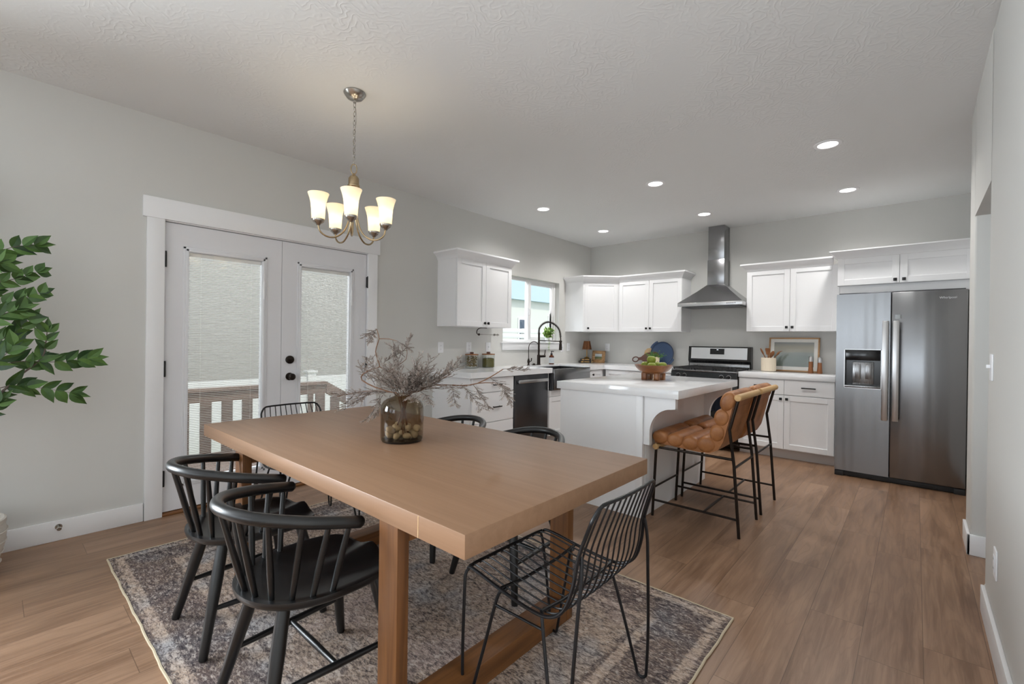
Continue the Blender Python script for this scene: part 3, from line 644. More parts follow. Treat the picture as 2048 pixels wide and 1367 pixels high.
# ------------------------------------------------------------------ range hood
t = thing('range_hood', 'stainless steel pyramid range hood with a tall chimney', 'range hood', (1.98, 3.9, 1.70))
obj('chimney', MB().box(1.885, 2.080, 3.725, D, 2.30, H-.002, .001).box(1.880, 2.085, 3.720, D, 1.985, 2.31, .001), 'hoodsteel', t)
mb = MB(); z = [(1.600, 2.368, 3.46, 1.752), (1.78, 2.19, 3.62, 1.90), (1.875, 2.092, 3.715, 1.99)]
V = []
for x0, x1, y0, zz in z: V.append([mb.bm.verts.new(p) for p in ((x0, y0, zz), (x1, y0, zz), (x1, D, zz), (x0, D, zz))])
for A, B in zip(V, V[1:]):
    for k in range(4): mb.bm.faces.new((A[k], A[(k+1) % 4], B[(k+1) % 4], B[k]))
mb.bm.faces.new(V[-1]); mb.bm.faces.new(V[0][::-1])
obj('canopy', mb, 'hoodsteel', t)
obj('rim_band', MB().box(1.600, 2.368, 3.46, D, 1.708, 1.752, .002), 'handle', t)
obj('filter', MB().box(1.64, 2.33, 3.50, 3.9, 1.700, 1.708), 'dsteel', t)
for k in range(5): obj('button', MB().cyl((2.20+.022*k, 3.457, 1.73), (2.20+.022*k, 3.46, 1.73), .006, seg=12), 'cavity', t)

# ------------------------------------------------------------------ gas range
t = thing('gas_range', 'black and stainless gas range under the hood', 'stove', (1.99, 3.6, 0))
x0, x1 = 1.609, 2.370
obj('range_body', MB().box(x0, x1, 3.305, 3.92, .06, .905, .003), 'blackgloss', t)
obj('cooktop', MB().box(x0, x1, 3.275, 3.86, .905, .922, .004), 'steel', t)
mb = MB().prism([(3.865, .99), (3.845, 1.02), (3.865, 1.205), (3.935, 1.205), (3.935, .93), (3.865, .93)], x0-.004, x1+.004, lambda u, v, w: (w, u, v))
bgd = obj('backguard', mb, 'blackgloss', t)
mb = MB().prism([(3.8455, 1.045), (3.858, 1.190), (3.866, 1.190), (3.856, 1.045)], x0+.032, x1-.040, lambda u, v, w: (w, u, v)); obj('steel_panel', mb, 'rangepanel', bgd, label='bright brushed steel panel')
mb = MB().prism([(3.8465, 1.105), (3.854, 1.178), (3.862, 1.178), (3.856, 1.105)], 1.885, 2.060, lambda u, v, w: (w, u, v)); dsp = obj('clock_display', mb, 'blackgloss', bgd)
s_ = NT('clock_digits'); obj('clock_digits', MB().box(1.968, 1.988, 3.847, 3.851, 1.160, 1.168), emitm('lit_digits', (.9, .95, 1), 1.2), bgd)
obj('vent_riser', MB().box(x0+.01, x1-.01, 3.85, 3.93, .922, .985, .004), 'steel', t)
for a, b in ((x0+.01, 1.86), (1.87, 2.11), (2.12, x1-.01)):
    mb = MB()
    for k in range(7): xx = a+.008+(b-a-.016)*k/6; mb.box(xx-.005, xx+.005, 3.30, 3.83, .938, .950)
    for yy in (3.305, 3.43, 3.565, 3.70, 3.825): mb.box(a, b, yy-.005, yy+.005, .934, .948)
    for xx in (a+.012, b-.012):
        for yy in (3.31, 3.82): mb.box(xx-.006, xx+.006, yy-.006, yy+.006, .922, .94)
    obj('grate', mb, 'blackmatte', t)
for xx in (1.735, 2.245):
    for yy in (3.43, 3.70): obj('burner', MB().cyl((xx, yy, .922), (xx, yy, .934), .042, .036, b=.003), 'blackmatte', t)
mb = MB().prism([(3.305, .80), (3.262, .800), (3.272, .902), (3.305, .905)], x0, x1, lambda u, v, w: (w, u, v)); obj('control_panel', mb, 'blackgloss', t)
for xx in (1.700, 1.775, 2.205, 2.285):
    mb = MB().cyl((xx, 3.266, .855), (xx, 3.235, .853), .021, .018, b=.003).box(xx-.004, xx+.004, 3.228, 3.24, .835, .871, .001); k_ = obj('knob', mb, 'blackgloss', t)
    obj('knob_ring', MB().cyl((xx, 3.268, .855), (xx, 3.262, .8545), .025, .025), 'handle', k_)
obj('oven_door', MB().box(x0+.003, x1-.003, 3.268, 3.305, .22, .795, .006), 'blackgloss', t)
obj('oven_handle', MB().cyl((x0+.05, 3.215, .745), (x1-.05, 3.215, .745), .011).cyl((x0+.08, 3.215, .745), (x0+.08, 3.27, .745), .008).cyl((x1-.08, 3.215, .745), (x1-.08, 3.27, .745), .008), 'handle', t)
obj('storage_drawer', MB().box(x0+.003, x1-.003, 3.27, 3.305, .065, .212, .006), 'blackgloss', t)
def towel(a, b, za, mat, label):
    def fn(u, v):
        s = v*2-1; z = .758+.002-(abs(s)**1.)*(.76-za) if abs(s) > .06 else .758
        y = 3.215+.014*max(-1, min(1, s*14)); return (a+(b-a)*u+.003*sin(9*v), y+.004*sin(u*16)*abs(s)*(1 if s < 0 else .3), z)
    mb = MB(); V = mb.grid(lambda u, v: fn(u, 1-v), 18, 40)
    bmesh.ops.solidify(mb.bm, geom=mb.bm.faces[:], thickness=.003)
    one('hand_towel', mb, mat, label, 'towel', loc=((a+b)/2, 3.215, .5))
towel(1.97, 2.09, .42, 'towel', 'light blue towel hanging from the oven handle')
towel(2.10, 2.22, .46, 'towelnavy', 'dark navy towel hanging on the oven handle')

# ------------------------------------------------------------------ refrigerator
t = thing('refrigerator', 'side-by-side stainless steel refrigerator with an ice and water dispenser', 'refrigerator', (3.775, 3.4, 0))
fx0, fx1, fs, fy = 3.322, 4.222, 3.727, 3.03
obj('cabinet_body', MB().box(fx0+.004, fx1-.004, 3.105, 3.90, .03, 1.715, .004), 'dsteel', t)
def fdoorf(a, b, hole=None):
    mb = MB()
    if hole:
        h0, h1, z0, z1 = hole
        mb.box(a, h0, fy, 3.10, .055, 1.729).box(h1, b, fy, 3.10, .055, 1.729).box(h0, h1, fy, 3.10, .055, z0).box(h0, h1, fy, 3.10, z1, 1.729)
    else: mb.box(a, b, fy, 3.10, .055, 1.729, .006)
    return obj('door', mb, 'fsteel', t)
hz0, hz1 = .848, 1.204
d1 = fdoorf(fx0, fs-.004, (3.392, 3.660, hz0, hz1)); d2 = fdoorf(fs+.004, fx1)
mb = MB(); mb.box(3.392, 3.660, 3.085, 3.10, hz0, hz1).box(3.392, 3.396, fy+.002, 3.085, hz0, hz1).box(3.656, 3.660, fy+.002, 3.085, hz0, hz1).box(3.392, 3.66, fy+.002, 3.085, hz1-.004, hz1)
mb.box(3.396, 3.656, fy+.004, 3.085, 1.105, hz1-.004, .003); disp = obj('dispenser', mb, 'blackgloss', d1, label='black recessed ice and water dispenser')
obj('dispenser_tray', MB().box(3.392, 3.66, fy-.004, 3.085, hz0, hz0+.022, .003), 'steel', d1)
obj('dispenser_pad', MB().box(3.448, 3.607, 3.070, 3.086, .875, 1.09, .004).box(3.467, 3.512, 3.062, 3.072, .93, 1.07, .004).box(3.545, 3.592, 3.062, 3.072, .93, 1.07, .004), 'steel', d1)
mb = MB()
for a, b, c, d in ((3.386, 3.392, hz0-.006, hz1+.006), (3.660, 3.666, hz0-.006, hz1+.006)): mb.box(a, b, fy-.003, fy+.002, c, d)
mb.box(3.386, 3.666, fy-.003, fy+.002, hz1, hz1+.006).box(3.386, 3.666, fy-.003, fy+.002, hz0-.006, hz0); obj('dispenser_trim', mb, 'handle', d1)
for d_, xx in ((d1, 3.690), (d2, 3.765)):
    obj('handle', MB().box(xx-.022, xx+.022, fy-.058, fy-.040, .57, 1.47, .004).box(xx-.01, xx+.01, fy-.042, fy+.001, .60, .65).box(xx-.01, xx+.01, fy-.042, fy+.001, 1.39, 1.44), 'handle', d_)
obj('hinge_cover', MB().box(fx0+.01, fx1-.01, 3.11, 3.3, 1.715, 1.745, .004), 'dsteel', t)
obj('kick_grille', MB().box(fx0+.01, fx1-.01, fy+.02, 3.105, .005, .05, .003).box(fx0, fx0+.07, fy+.005, 3.10, .0, .048, .003).box(fx1-.07, fx1, fy+.005, 3.10, 0, .048, .003), 'blackmatte', t)
def badge(txt, loc, size, rot, mat, parent):
    cu = bpy.data.curves.new('badge', 'FONT'); cu.body = txt; cu.size = size; cu.extrude = .0006; cu.align_x = 'CENTER'
    o = bpy.data.objects.new('badge_text', cu); COL.objects.link(o); bpy.context.view_layer.update()
    me = bpy.data.meshes.new_from_object(o.evaluated_get(bpy.context.evaluated_depsgraph_get())); bpy.data.objects.remove(o, do_unlink=True)
    q = bpy.data.objects.new('badge', me); COL.objects.link(q); me.materials.clear(); me.materials.append(M[mat])
    q.parent = parent; q.location = Vector(loc)-ORG[parent.name]; q.rotation_euler = rot; return q
badge('Whirlpool', (4.10, fy-.0012, 1.655), .026, (radians(90), 0, 0), 'handle', d2)
obj('tape_strip', MB().box(3.755, 3.80, fy-.001, fy-.0004, 1.49, 1.525, 0, I4), 'jarglass', d2, label='scrap of clear tape above the handle')

# ------------------------------------------------------------------ recessed downlights
def downlight(x, y):
    t = thing('recessed_light', '', 'ceiling light', (x, y, H), 'lit recessed lights over the kitchen')
    obj('trim_ring', MB().lathe([(.062, -.001), (.066, -.007), (.088, -.006), (.094, -.001), (.09, 0), (.062, 0)], (x, y, H), 32, close=True), 'white_plastic', t)
    obj('lens', MB().lathe([(0, -.0025), (.062, -.0025), (.062, -.001), (0, -.001)], (x, y, H), 32), 'lens', t); return t
names = {(0, 0): 'lit recessed ceiling light nearest the left wall, on the dining side of its pair', (0, 1): 'small lit recessed ceiling light deepest in the kitchen corner by the sink', (1, 0): 'lit recessed ceiling light in the middle column, on the dining side above the island',
         (1, 1): 'lit recessed ceiling light just in front of the range hood', (2, 0): 'largest lit recessed ceiling light, nearest the right wall and the viewer', (2, 1): 'lit recessed ceiling light in front of the refrigerator'}
d0 = None
for i, x in enumerate((.722, 2.045, 3.388)):
    for j, y in enumerate((1.765, 3.09)):
        if d0 is None: d0 = downlight(x, y); q = d0
        else: q = dup(d0, (x, y, H))
        q['label'] = names[(i, j)]
        light('downlight', 'SPOT', (x, y, H-.03), 30, (1, .985, .96), (0, 0, 0), spot_size=radians(150), spot_blend=.7, shadow_soft_size=.06)

# ------------------------------------------------------------------ chandelier
CX, CY = 1.32, -.895
t = thing('chandelier', 'five-arm brushed metal chandelier with lit frosted glass shades hanging on a chain', 'chandelier', (CX, CY, H))
obj('canopy', MB().lathe([(0, 0), (.064, 0), (.066, -.006), (.060, -.016), (.046, -.034), (.022, -.044), (.010, -.047), (.009, -.062), (0, -.062)], (CX, CY, H), 32), 'nickel', t)
mb = MB(); z = H-.058; k = 0
while z > 2.335:
    ring = [Vector((.0075*cos(a), 0, .0165*sin(a))) for a in [2*pi*i/14 for i in range(14)]]
    R_ = Matrix.Translation((CX, CY, z-.016)) @ Matrix.Rotation(pi/2*(k % 2)+.4, 4, 'Z'); mb.tube(ring, .0019, 6, closed=True, M=R_); z -= .0275; k += 1
obj('chain', mb, 'nickel', t)
obj('cord', MB().tube(catmull([(CX+.004, CY, H-.06), (CX+.012, CY+.006, 2.58), (CX-.006, CY, 2.45), (CX+.004, CY, 2.3)], 8), .0014, 6), 'nickel', t)
ring = [Vector((.017*cos(a), 0, .03*sin(a))) for a in [2*pi*i/24 for i in range(24)]]
obj('loop', MB().tube(ring, .0035, 8, closed=True, M=Matrix.Translation((CX, CY, 2.276)) @ Matrix.Rotation(.9, 4, 'Z')), 'brass', t)
obj('hub', MB().lathe([(0, 2.250), (.008, 2.249), (.012, 2.238), (.022, 2.232), (.031, 2.218), (.032, 2.182), (.036, 2.178), (.036, 2.168), (.030, 2.162), (.034, 2.150), (.034, 2.138), (.024, 2.128), (.010, 2.118), (0, 2.117)], (CX, CY, 0), 32), 'brass', t)
for k in range(5):
    a = radians(39+72*k); d = Vector((cos(a), sin(a), 0)); R = .20
    P = lambda r, z: Vector((CX, CY, z))+d*r
    arm = obj('arm', MB().tube(catmull([P(.016, 2.13), P(.018, 2.06), P(.026, 1.97), (P(.052, 1.895)), P(.10, 1.852), P(.15, 1.848), P(.188, 1.872), P(.20, 1.91)], 7), .0052, 10), 'brass', t)
    obj('socket_cup', MB().lathe([(0, 1.905), (.010, 1.906), (.016, 1.914), (.030, 1.924), (.036, 1.936), (.036, 1.942), (0, 1.942)], P(R, 0), 24), 'nickel', arm)
    prof = [(.030, 1.940), (.036, 1.945), (.0375, 1.97), (.039, 2.00), (.0425, 2.035), (.050, 2.066), (.059, 2.092)]
    mb = MB().lathe(prof+[(r-.003, z) for r, z in prof[::-1]], P(R, 0), 32, close=True)
    sh = obj('glass_shade', mb, 'shade', t, label='lit frosted glass shade')
    obj('bulb', MB().ball(P(R, 2.008), .017, (1, 1, 1.3), 14, 10), 'bulb', sh)
    light('bulb_light', 'POINT', P(R, 2.008), 1.25, (1, .82, .58), shadow_soft_size=.02)

# ------------------------------------------------------------------ dining table and rug
RC = (1.925, -1.02)
t = thing('area_rug', 'faded grey and pink patterned area rug under the dining table', 'rug', (RC[0], RC[1], 0))
obj('pile', MB().box(RC[0]-1.365, RC[0]+1.365, RC[1]-.892, RC[1]+.892, 0.0005, .009), 'rug', t)
mb = MB(); pts = []
for s, (a, b) in enumerate((((-1, -1), (1, -1)), ((1, -1), (1, 1)), ((1, 1), (-1, 1)), ((-1, 1), (-1, -1)))):
    n = 60 if s % 2 == 0 else 40
    for k in range(n):
        u = k/n; x = a[0]+(b[0]-a[0])*u; y = a[1]+(b[1]-a[1])*u; w = .0016*sin(k*1.1+s)+.0008*sin(k*2.7)
        pts.append((RC[0]+1.368*x+(w if a[0] == b[0] else 0), RC[1]+.895*y+(w if a[1] == b[1] else 0), .006))
obj('binding', mb.tube(pts, .0052, 6, closed=True), 'binding', t, label='cream bound edge')
TX0, TX1, TY0, TY1 = .925, 3.059, -1.560, -.522
t = thing('dining_table', 'large rectangular brown wooden dining table on the rug', 'table', (2, -1.04, 0))
obj('tabletop', MB().box(TX0, TX1, TY0, TY1, .695, .760, .003), 'tabletop', t)
obj('edge_joint', MB().box(2.868, 2.8705, TY0-.0007, TY0+.001, .697, .758), 'lightwood', t, label='pale joint line in the table edge')
for a in (1.385, 2.655):
    for y in (-1.546, -.654):
        obj('leg', MB().box(a, a+.098, y, y+.042, .01, .695, .002), 'tableleg', t)
    obj('floor_beam', MB().box(a, a+.098, -1.504, -.654, .01, .092, .002), 'tablebeam', t)
    obj('top_rail', MB().box(a, a+.098, -1.504, -.654, .635, .695, .002), 'tablebeam', t)
obj('apron_rail', MB().box(1.483, 2.655, -1.07, -1.03, .635, .695, .002), 'tablebeam', t)

# ------------------------------------------------------------------ spindle chairs (built facing +y)
def spindle_chair():
    t = thing('spindle_chair', '', 'chair', (0, 0, 0), 'black spindle-back chairs along the table')
    def outline(a):      # a: angle, 0 = +x ; front squarish, back rounded
        c, s = cos(a), sin(a); n = 3.4 if s > 0 else 2.15
        r = (abs(c/.225)**n+abs(s/(.240 if s > 0 else .240))**n)**(-1/n); return r*c, r*s
    def top(x, y, q):
        z = .450-.022*(1-q**3)
        z -= .020*math.exp(-((abs(x)-.10)/.055)**2)*max(0, (y+.08)/.31)
        z += .010*math.exp(-(x/.035)**2)*max(0, (y+.05)/.28)
        return z
    mb = MB(); NA = 56; rows = []
    for q in (0.12, .3, .5, .7, .85, .95, 1.0):
        rows.append([mb.bm.verts.new((outline(2*pi*k/NA)[0]*q, outline(2*pi*k/NA)[1]*q-.004, top(outline(2*pi*k/NA)[0]*q, outline(2*pi*k/NA)[1]*q, q)-(.005 if q == 1 else 0))) for k in range(NA)])
    for q, z in ((1.004, .438), (.99, .425), (.93, .414), (.5, .412)):
        rows.append([mb.bm.verts.new((outline(2*pi*k/NA)[0]*q, outline(2*pi*k/NA)[1]*q-.004, z-(.012*math.exp(-((abs(outline(2*pi*k/NA)[0])-.10)/.055)**2)*max(0, (outline(2*pi*k/NA)[1]+.05)/.28) if q > .9 else 0))) for k in range(NA)])
    for A, B in zip(rows, rows[1:]):
        for k in range(NA): mb.bm.faces.new((A[k], A[(k+1) % NA], B[(k+1) % NA], B[k]))
    mb.bm.faces.new(rows[0]); mb.bm.faces.new(rows[-1][::-1])
    obj('seat', mb, 'blackwood', t, smooth=50)
    feet = {}
    for sx in (-1, 1):
        for nm, top_, ft in (('f', (sx*.135, .150, .425), (sx*.222, .228, .010)), ('r', (sx*.105, -.140, .425), (sx*.198, -.235, .010))):
            A, B = Vector(top_), Vector(ft); feet[(sx, nm)] = (A, B)
            obj('leg', MB().tube([A, A.lerp(B, .35), B+(A-B)*.012, B], [.020, .0225, .016, .014], 14), 'blackwood', t)
    mids = []
    for sx in (-1, 1):
        a = feet[(sx, 'f')]; b = feet[(sx, 'r')]; p = a[0].lerp(a[1], .60); q = b[0].lerp(b[1], .60); m_ = (p+q)/2; mids.append(m_)
        obj('stretcher', MB().tube([p, p.lerp(q, .25), m_, p.lerp(q, .75), q], [.0085, .011, .0125, .011, .0085], 12), 'blackwood', t)
    obj('stretcher', MB().tube([mids[0], mids[0].lerp(mids[1], .5), mids[1]], [.009, .0115, .009], 12), 'blackwood', t)
    ctl = [Vector(p) for p in ((-.257, .040, 0), (-.243, -.035, 0), (-.212, -.135, 0), (-.128, -.250, 0), (0, -.294, 0), (.128, -.250, 0), (.212, -.135, 0), (.243, -.035, 0), (.257, .040, 0))]
    fine_ = catmull(ctl, 12)
    def bow(s):  # s -1..1 : rounded behind, arms open outwards and drop a little
        u = (s+1)/2*(len(fine_)-1); i_ = min(int(u), len(fine_)-2); q = fine_[i_].lerp(fine_[i_+1], u-i_)
        return Vector((q.x, q.y, .723-.065*(q.y+.294)/.332))
    pts = [bow(-1+2*k/44) for k in range(45)]
    obj('bow_rail', MB().tube(pts, [.013]+[.0195]*43+[.013], 14), 'blackwood', t)
    for k in range(11):
        s = -.84+1.68*k/10; p = bow(s); a = s*radians(103); b = Vector((.202*sin(a), -.022-.196*cos(a), .436))
        obj('spindle', MB().tube([b, b.lerp(p, .35), b.lerp(p, .7), p-Vector((0, 0, .004))], [.0085, .0108, .0095, .008], 12), 'blackwood', t)
    return t
chA = spindle_chair(); chA.location = (1.675, -1.570, 0)
chA['label'] = 'black spindle-back armchair nearest the glass doors, on the near side of the table'
dup(chA, (2.310, -1.588, 0), radians(0), 'black spindle-back armchair nearest the viewer, its rail partly in front of its neighbour')
dup(chA, (1.68, -.495, 0), radians(180), 'black spindle-back armchair across the table in front of the white drawers')
dup(chA, (2.285, -.495, 0), radians(180), 'black spindle-back armchair across the table in front of the dishwasher, nearest the island')

# ------------------------------------------------------------------ wire chairs (built facing +y)
def wire_chair():
    t = thing('wire_chair', '', 'chair', (0, 0, 0), 'black wire chairs at the table ends')
    prof = catmull([(0, .250, .438), (0, .228, .450), (0, .165, .444), (0, .08, .430), (0, -.035, .416), (0, -.112, .420), (0, -.166, .456), (0, -.196, .530), (0, -.210, .62), (0, -.235, .70), (0, -.262, .775)], 5)
    n = len(prof)
    def half(i):
        u = i/(n-1); return .214+.014*sin(u*pi)-.018*max(0, u-.6)/.4
    side = lambda s: [Vector((s*half(i), p.y, p.z+.012*(1 if 0 else 0))) for i, p in enumerate(prof)]
    Lf, Rt = side(-1), side(1)
    def arch(a, b, r, dirv):   # corner rounding points
        return a
    # outer frame: closed loop with rounded corners
    top, bot = prof[-1], prof[0]
    loop = Rt[2:-3] + [Vector((.190, top.y+.008, top.z-.020)), Vector((.165, top.y, top.z)), Vector((.08, top.y-.010, top.z+.002)), Vector((0, top.y-.014, top.z+.003)), Vector((-.08, top.y-.010, top.z+.002)), Vector((-.165, top.y, top.z)), Vector((-.190, top.y+.008, top.z-.020))] + Lf[2:-3][::-1] + [Vector((-.200, bot.y-.012, .448)), Vector((-.175, bot.y, .446)), Vector((.175, bot.y, .446)), Vector((.200, bot.y-.012, .448))]
    obj('frame', MB().tube(catmull(loop, 2, True), .0058, 10, closed=True), 'blackmetal', t)
    for k in range(11):
        u = -1+2*(k+.5)/11
        dip = .010*(1-u*u)
        pts = [Vector((u*half(i)*.97, p.y-(.010*(1-u*u) if i > n*.6 else 0)*((i/n-.6)/.4 if i > n*.6 else 0), p.z-dip*sin(pi*i/(n-1)))) for i, p in enumerate(prof)]
        obj('wire', MB().tube(pts, .0030, 6), 'blackmetal', t)
    for y, z in ((.085, .422), (-.080, .410)): obj('crossbar', MB().tube([(-.215, y, z+.008), (-.1, y, z-.004), (.1, y, z-.004), (.215, y, z+.008)], .0058, 8), 'blackmetal', t)
    for s in (-1, 1):
        pf = catmull([(s*.200, .248, .444), (s*.219, .254, .420), (s*.228, .249, .37), (s*.244, .238, .20), (s*.254, .226, .045), (s*.2545, .219, .020), (s*.254, .206, .0155), (s*.252, .193, .022), (s*.249, .186, .05), (s*.232, .145, .22), (s*.214, .105, .39), (s*.205, .085, .416), (s*.19, .078, .424)], 4)
        obj('hairpin_leg', MB().tube(pf, .0056, 10), 'blackmetal', t)
        pr = catmull([(s*.203, -.216, .625), (s*.214, -.222, .56), (s*.226, -.220, .47), (s*.250, -.214, .22), (s*.258, -.206, .05), (s*.2585, -.200, .022), (s*.258, -.186, .0155), (s*.257, -.172, .022), (s*.254, -.165, .05), (s*.236, -.125, .22), (s*.214, -.085, .38), (s*.203, -.075, .408), (s*.19, -.075, .414)], 4)
        obj('hairpin_leg', MB().tube(pr, .0056, 10), 'blackmetal', t)
        obj('side_bar', MB().tube([(s*.217, .111, .365), (s*.216, -.087, .365)], .0046, 8), 'blackmetal', t)
    return t
wc = wire_chair(); wc.location = (2.965, -1.01, 0); wc.rotation_euler = (0, 0, radians(90))
wc['label'] = 'black wire chair with hairpin legs at the near end of the table'
dup(wc, (.855, -.945, 0), radians(-90), 'black wire chair with hairpin legs at the far table end by the glass doors')

# ------------------------------------------------------------------ counter stools (facing -x)
def stool(x, y):
    t = thing('counter_stool', '', 'stool', (x, y, 0), 'tan leather counter stools')
    yA, yB = y-.215, y+.215; r = .0098
    X = lambda v: v+(x-2.77)
    hw = .232; mb = MB()
    rolls = [(2.535, .572, .062, .050, 0), (2.641, .566, .060, .050, 0), (2.747, .562, .060, .050, 0), (2.853, .568, .064, .056, .3), (2.922, .655, .060, .050, 1.33), (2.948, .760, .060, .050, 1.28), (2.984, .868, .070, .048, 1.22)]
    for cx_, cz_, ra, rb, tilt in rolls:      # padded channels, each with puffed ends
        prof_ = [(-hw, .0), (-hw, .55), (-hw+.004, .76), (-hw+.012, .90), (-hw+.026, .98), (-hw+.06, 1.), (0, 1.02), (hw-.06, 1.), (hw-.026, .98), (hw-.012, .90), (hw-.004, .76), (hw, .55), (hw, 0)]
        rings = []
        for yy, q in prof_:
            if q == 0: rings.append([mb.bm.verts.new((X(cx_), y+yy, cz_))]); continue
            rings.append([mb.bm.verts.new((X(cx_+(ra*cos(a)*cos(tilt)-rb*sin(a)*sin(tilt))*q), y+yy, cz_+(ra*cos(a)*sin(tilt)+rb*sin(a)*cos(tilt))*q)) for a in [2*pi*k/28 for k in range(28)]])
        for A, B in zip(rings, rings[1:]):
            for k in range(28):
                q4 = [A[k % len(A)], A[(k+1) % 28 % len(A)], B[(k+1) % 28 % len(B)], B[k % len(B)]]; uq = []; [uq.append(v) for v in q4 if v not in uq]; mb.bm.faces.new(uq)
    bk = [(2.495, .530), (2.80, .512), (2.88, .518), (2.930, .545), (2.960, .60), (2.980, .68), (3.008, .80), (3.032, .912), (3.016, .926), (2.985, .87), (2.945, .76), (2.92, .66), (2.86, .57), (2.50, .565)]
    mb.prism([(X(p[0]), p[1]) for p in bk], y-hw+.012, y+hw-.012, lambda u, v, w: (u, w, v))
    obj('cushion', mb, 'leather', t, smooth=60)
    obj('dowel', MB().cyl((X(2.508), y-.24, .503), (X(2.508), y+.24, .503), .021, b=.003), 'dowel', t, label='light wooden dowel under the seat front')
    obj('dowel', MB().cyl((X(3.052), y-.245, .900), (X(3.052), y+.245, .900), .0215, b=.003), 'dowel', t, label='light wooden dowel behind the backrest')
    for yy in (yA, yB):
        obj('leg', MB().tube([(X(2.483), yy, 0), (X(2.505), yy, .49)], r, 12), 'bronze', t)
        obj('leg', MB().tube([(X(3.063), yy, 0), (X(3.028), yy, .46), (X(2.998), yy, .688), (X(3.002), yy, .70), (X(3.050), yy, .89)], r, 12), 'bronze', t)
        obj('rail', MB().tube([(X(2.504), yy, .497), (X(3.026), yy, .497)], .0085, 10), 'bronze', t)
        obj('rail', MB().tube([(X(2.488), yy, .115), (X(3.054), yy, .115)], .0078, 10), 'bronze', t)
    for xx, zz in ((2.492, .205), (3.031, .445), (2.84, .115)): obj('crossbar', MB().tube([(X(xx), yA, zz), (X(xx), yB, zz)], .0075, 10), 'bronze', t)
    return t
s1 = stool(2.77, 1.035); s1['label'] = 'tan channelled leather counter stool nearest the dining table'
dup(s1, (2.77, 1.59, 0), 0, 'tan channelled leather counter stool farther from the dining table, nearer the range')

# ------------------------------------------------------------------ vase with dried branches and pebbles
VX, VY = 2.045, -1.035
Z0 = .7605
prof = [(.0, 0), (.088, 0), (.098, .006), (.101, .02), (.102, .15), (.099, .172), (.088, .190), (.070, .202), (.050, .209), (.0385, .213), (.036, .219), (.040, .224)]
t = thing('glass_vase', 'rounded smoked brown glass vase on the dining table', 'vase', (VX, VY, Z0))
inner = [(max(r-.0035, 0), z+(.007 if z < .01 else 0)) for r, z in prof[1:]][::-1]
obj('glass_body', MB().lathe(prof+[(.0385, .224)]+[(r, z) for r, z in inner if r > 0]+[(0, .008)], (VX, VY, Z0), 40), 'smoke', t, smooth=60)
obj('glass_base', MB().lathe([(0, .001), (.094, .001), (.0975, .006), (.0975, .011), (0, .0095)], (VX, VY, Z0), 40), 'blackgloss', t, label='thick dark base of the vase')
random.seed(5); k = 0; peb0 = None
spots = [(r_*cos(a_), r_*sin(a_), h_) for r_, nn, h_ in ((.0, 1, .032), (.062, 8, .032), (.035, 4, .062), (.073, 3, .061)) for a_ in [2*pi*i/nn+r_*9 for i in range(nn)]]
for dx, dy, dz in spots:
    q = one('pebble', MB().ball((VX+dx, VY+dy, Z0+dz), .0195*random.uniform(.85, 1.08), (1.15, .9, .8), 12, 8, jit=.12), 'pebble', 'smooth cream pebble lying in the bottom of the smoked vase', 'pebble', 'cream pebbles in the vase', loc=(VX+dx, VY+dy, Z0+dz))
    q.rotation_euler = (random.uniform(-.5, .5), random.uniform(-.5, .5), random.uniform(0, 6))
def leafquad(mb, p, d, up_, L, w, fold=.25):
    d = d.normalized(); sd = d.cross(up_)
    if sd.length < 1e-4: sd = Vector((1, 0, 0))
    sd.normalize(); nn = sd.cross(d).normalized()
    pts = [p, p+d*L*.3+sd*w*.42+nn*w*fold, p+d*L*.62+sd*w*.40+nn*w*fold*.8-nn*L*.04, p+d*L-nn*L*.10, p+d*L*.62-sd*w*.40+nn*w*fold*.8-nn*L*.04, p+d*L*.3-sd*w*.42+nn*w*fold, p+d*L*.35, p+d*L*.66-nn*L*.04]
    v = [mb.bm.verts.new(q) for q in pts]
    for f in ((0, 6, 1), (6, 7, 2, 1), (7, 3, 2), (0, 5, 6), (6, 5, 4, 7), (7, 4, 3)): mb.bm.faces.new([v[i] for i in f])
def sprig(stems, flor, p, d, L, rnd, depth=0):
    """feathery dried sprig: stem with alternating side twigs carrying small florets"""
    n = 7; pts = [p.copy()]; dd = d.normalized()
    for i in range(n):
        dd = (dd+Vector((rnd.uniform(-.16, .16), rnd.uniform(-.16, .16), rnd.uniform(-.14, .14)))).normalized(); pts.append(pts[-1]+dd*L/n)
    stems.tube(pts, [.0014*(1-.6*i/n)*(1 if depth == 0 else .7) for i in range(n+1)], 5)
    for i in range(1, n+1):
        for s in (-1, 1):
            side = dd.cross(Vector((rnd.uniform(-.5, .5), rnd.uniform(-.5, .5), 1))).normalized()*s
            dr = (dd*.75+side*.6+Vector((0, 0, rnd.uniform(-.1, .25)))).normalized()
            if depth == 0: sprig(stems, flor, pts[i], dr, L*.33*(1.15-.5*i/n), rnd, 1)
            else:
                for q in range(2): leafquad(flor, pts[i]+dd*rnd.uniform(-.003, .003), (dr+dd*.3*q).normalized(), Vector((0, 0, 1)), rnd.uniform(.008, .015), .0034)
def branch(label, main, sprigs, seed, r0=.0040):
    rnd = random.Random(seed); P0 = Vector((VX, VY, Z0+.20))
    t = thing('dried_branch', label, 'branch', P0, 'dried branches in the vase')
    st, fl = MB(), MB()
    for pi_, path in enumerate(main):
        pts = catmull(path, 2); st.tube(pts, [r0*(1 if pi_ == 0 or r0 < .003 else .55)*(1-.55*i/len(pts)) for i in range(len(pts))], 7)
    fine = MB()
    for p, d, L in sprigs: sprig(fine, fl, Vector(p), Vector(d), L, rnd)
    obj('stem', st, 'twig', t); obj('twigs', fine, 'twigdark', t); obj('florets', fl, 'floret', t)
zb = Z0+.03
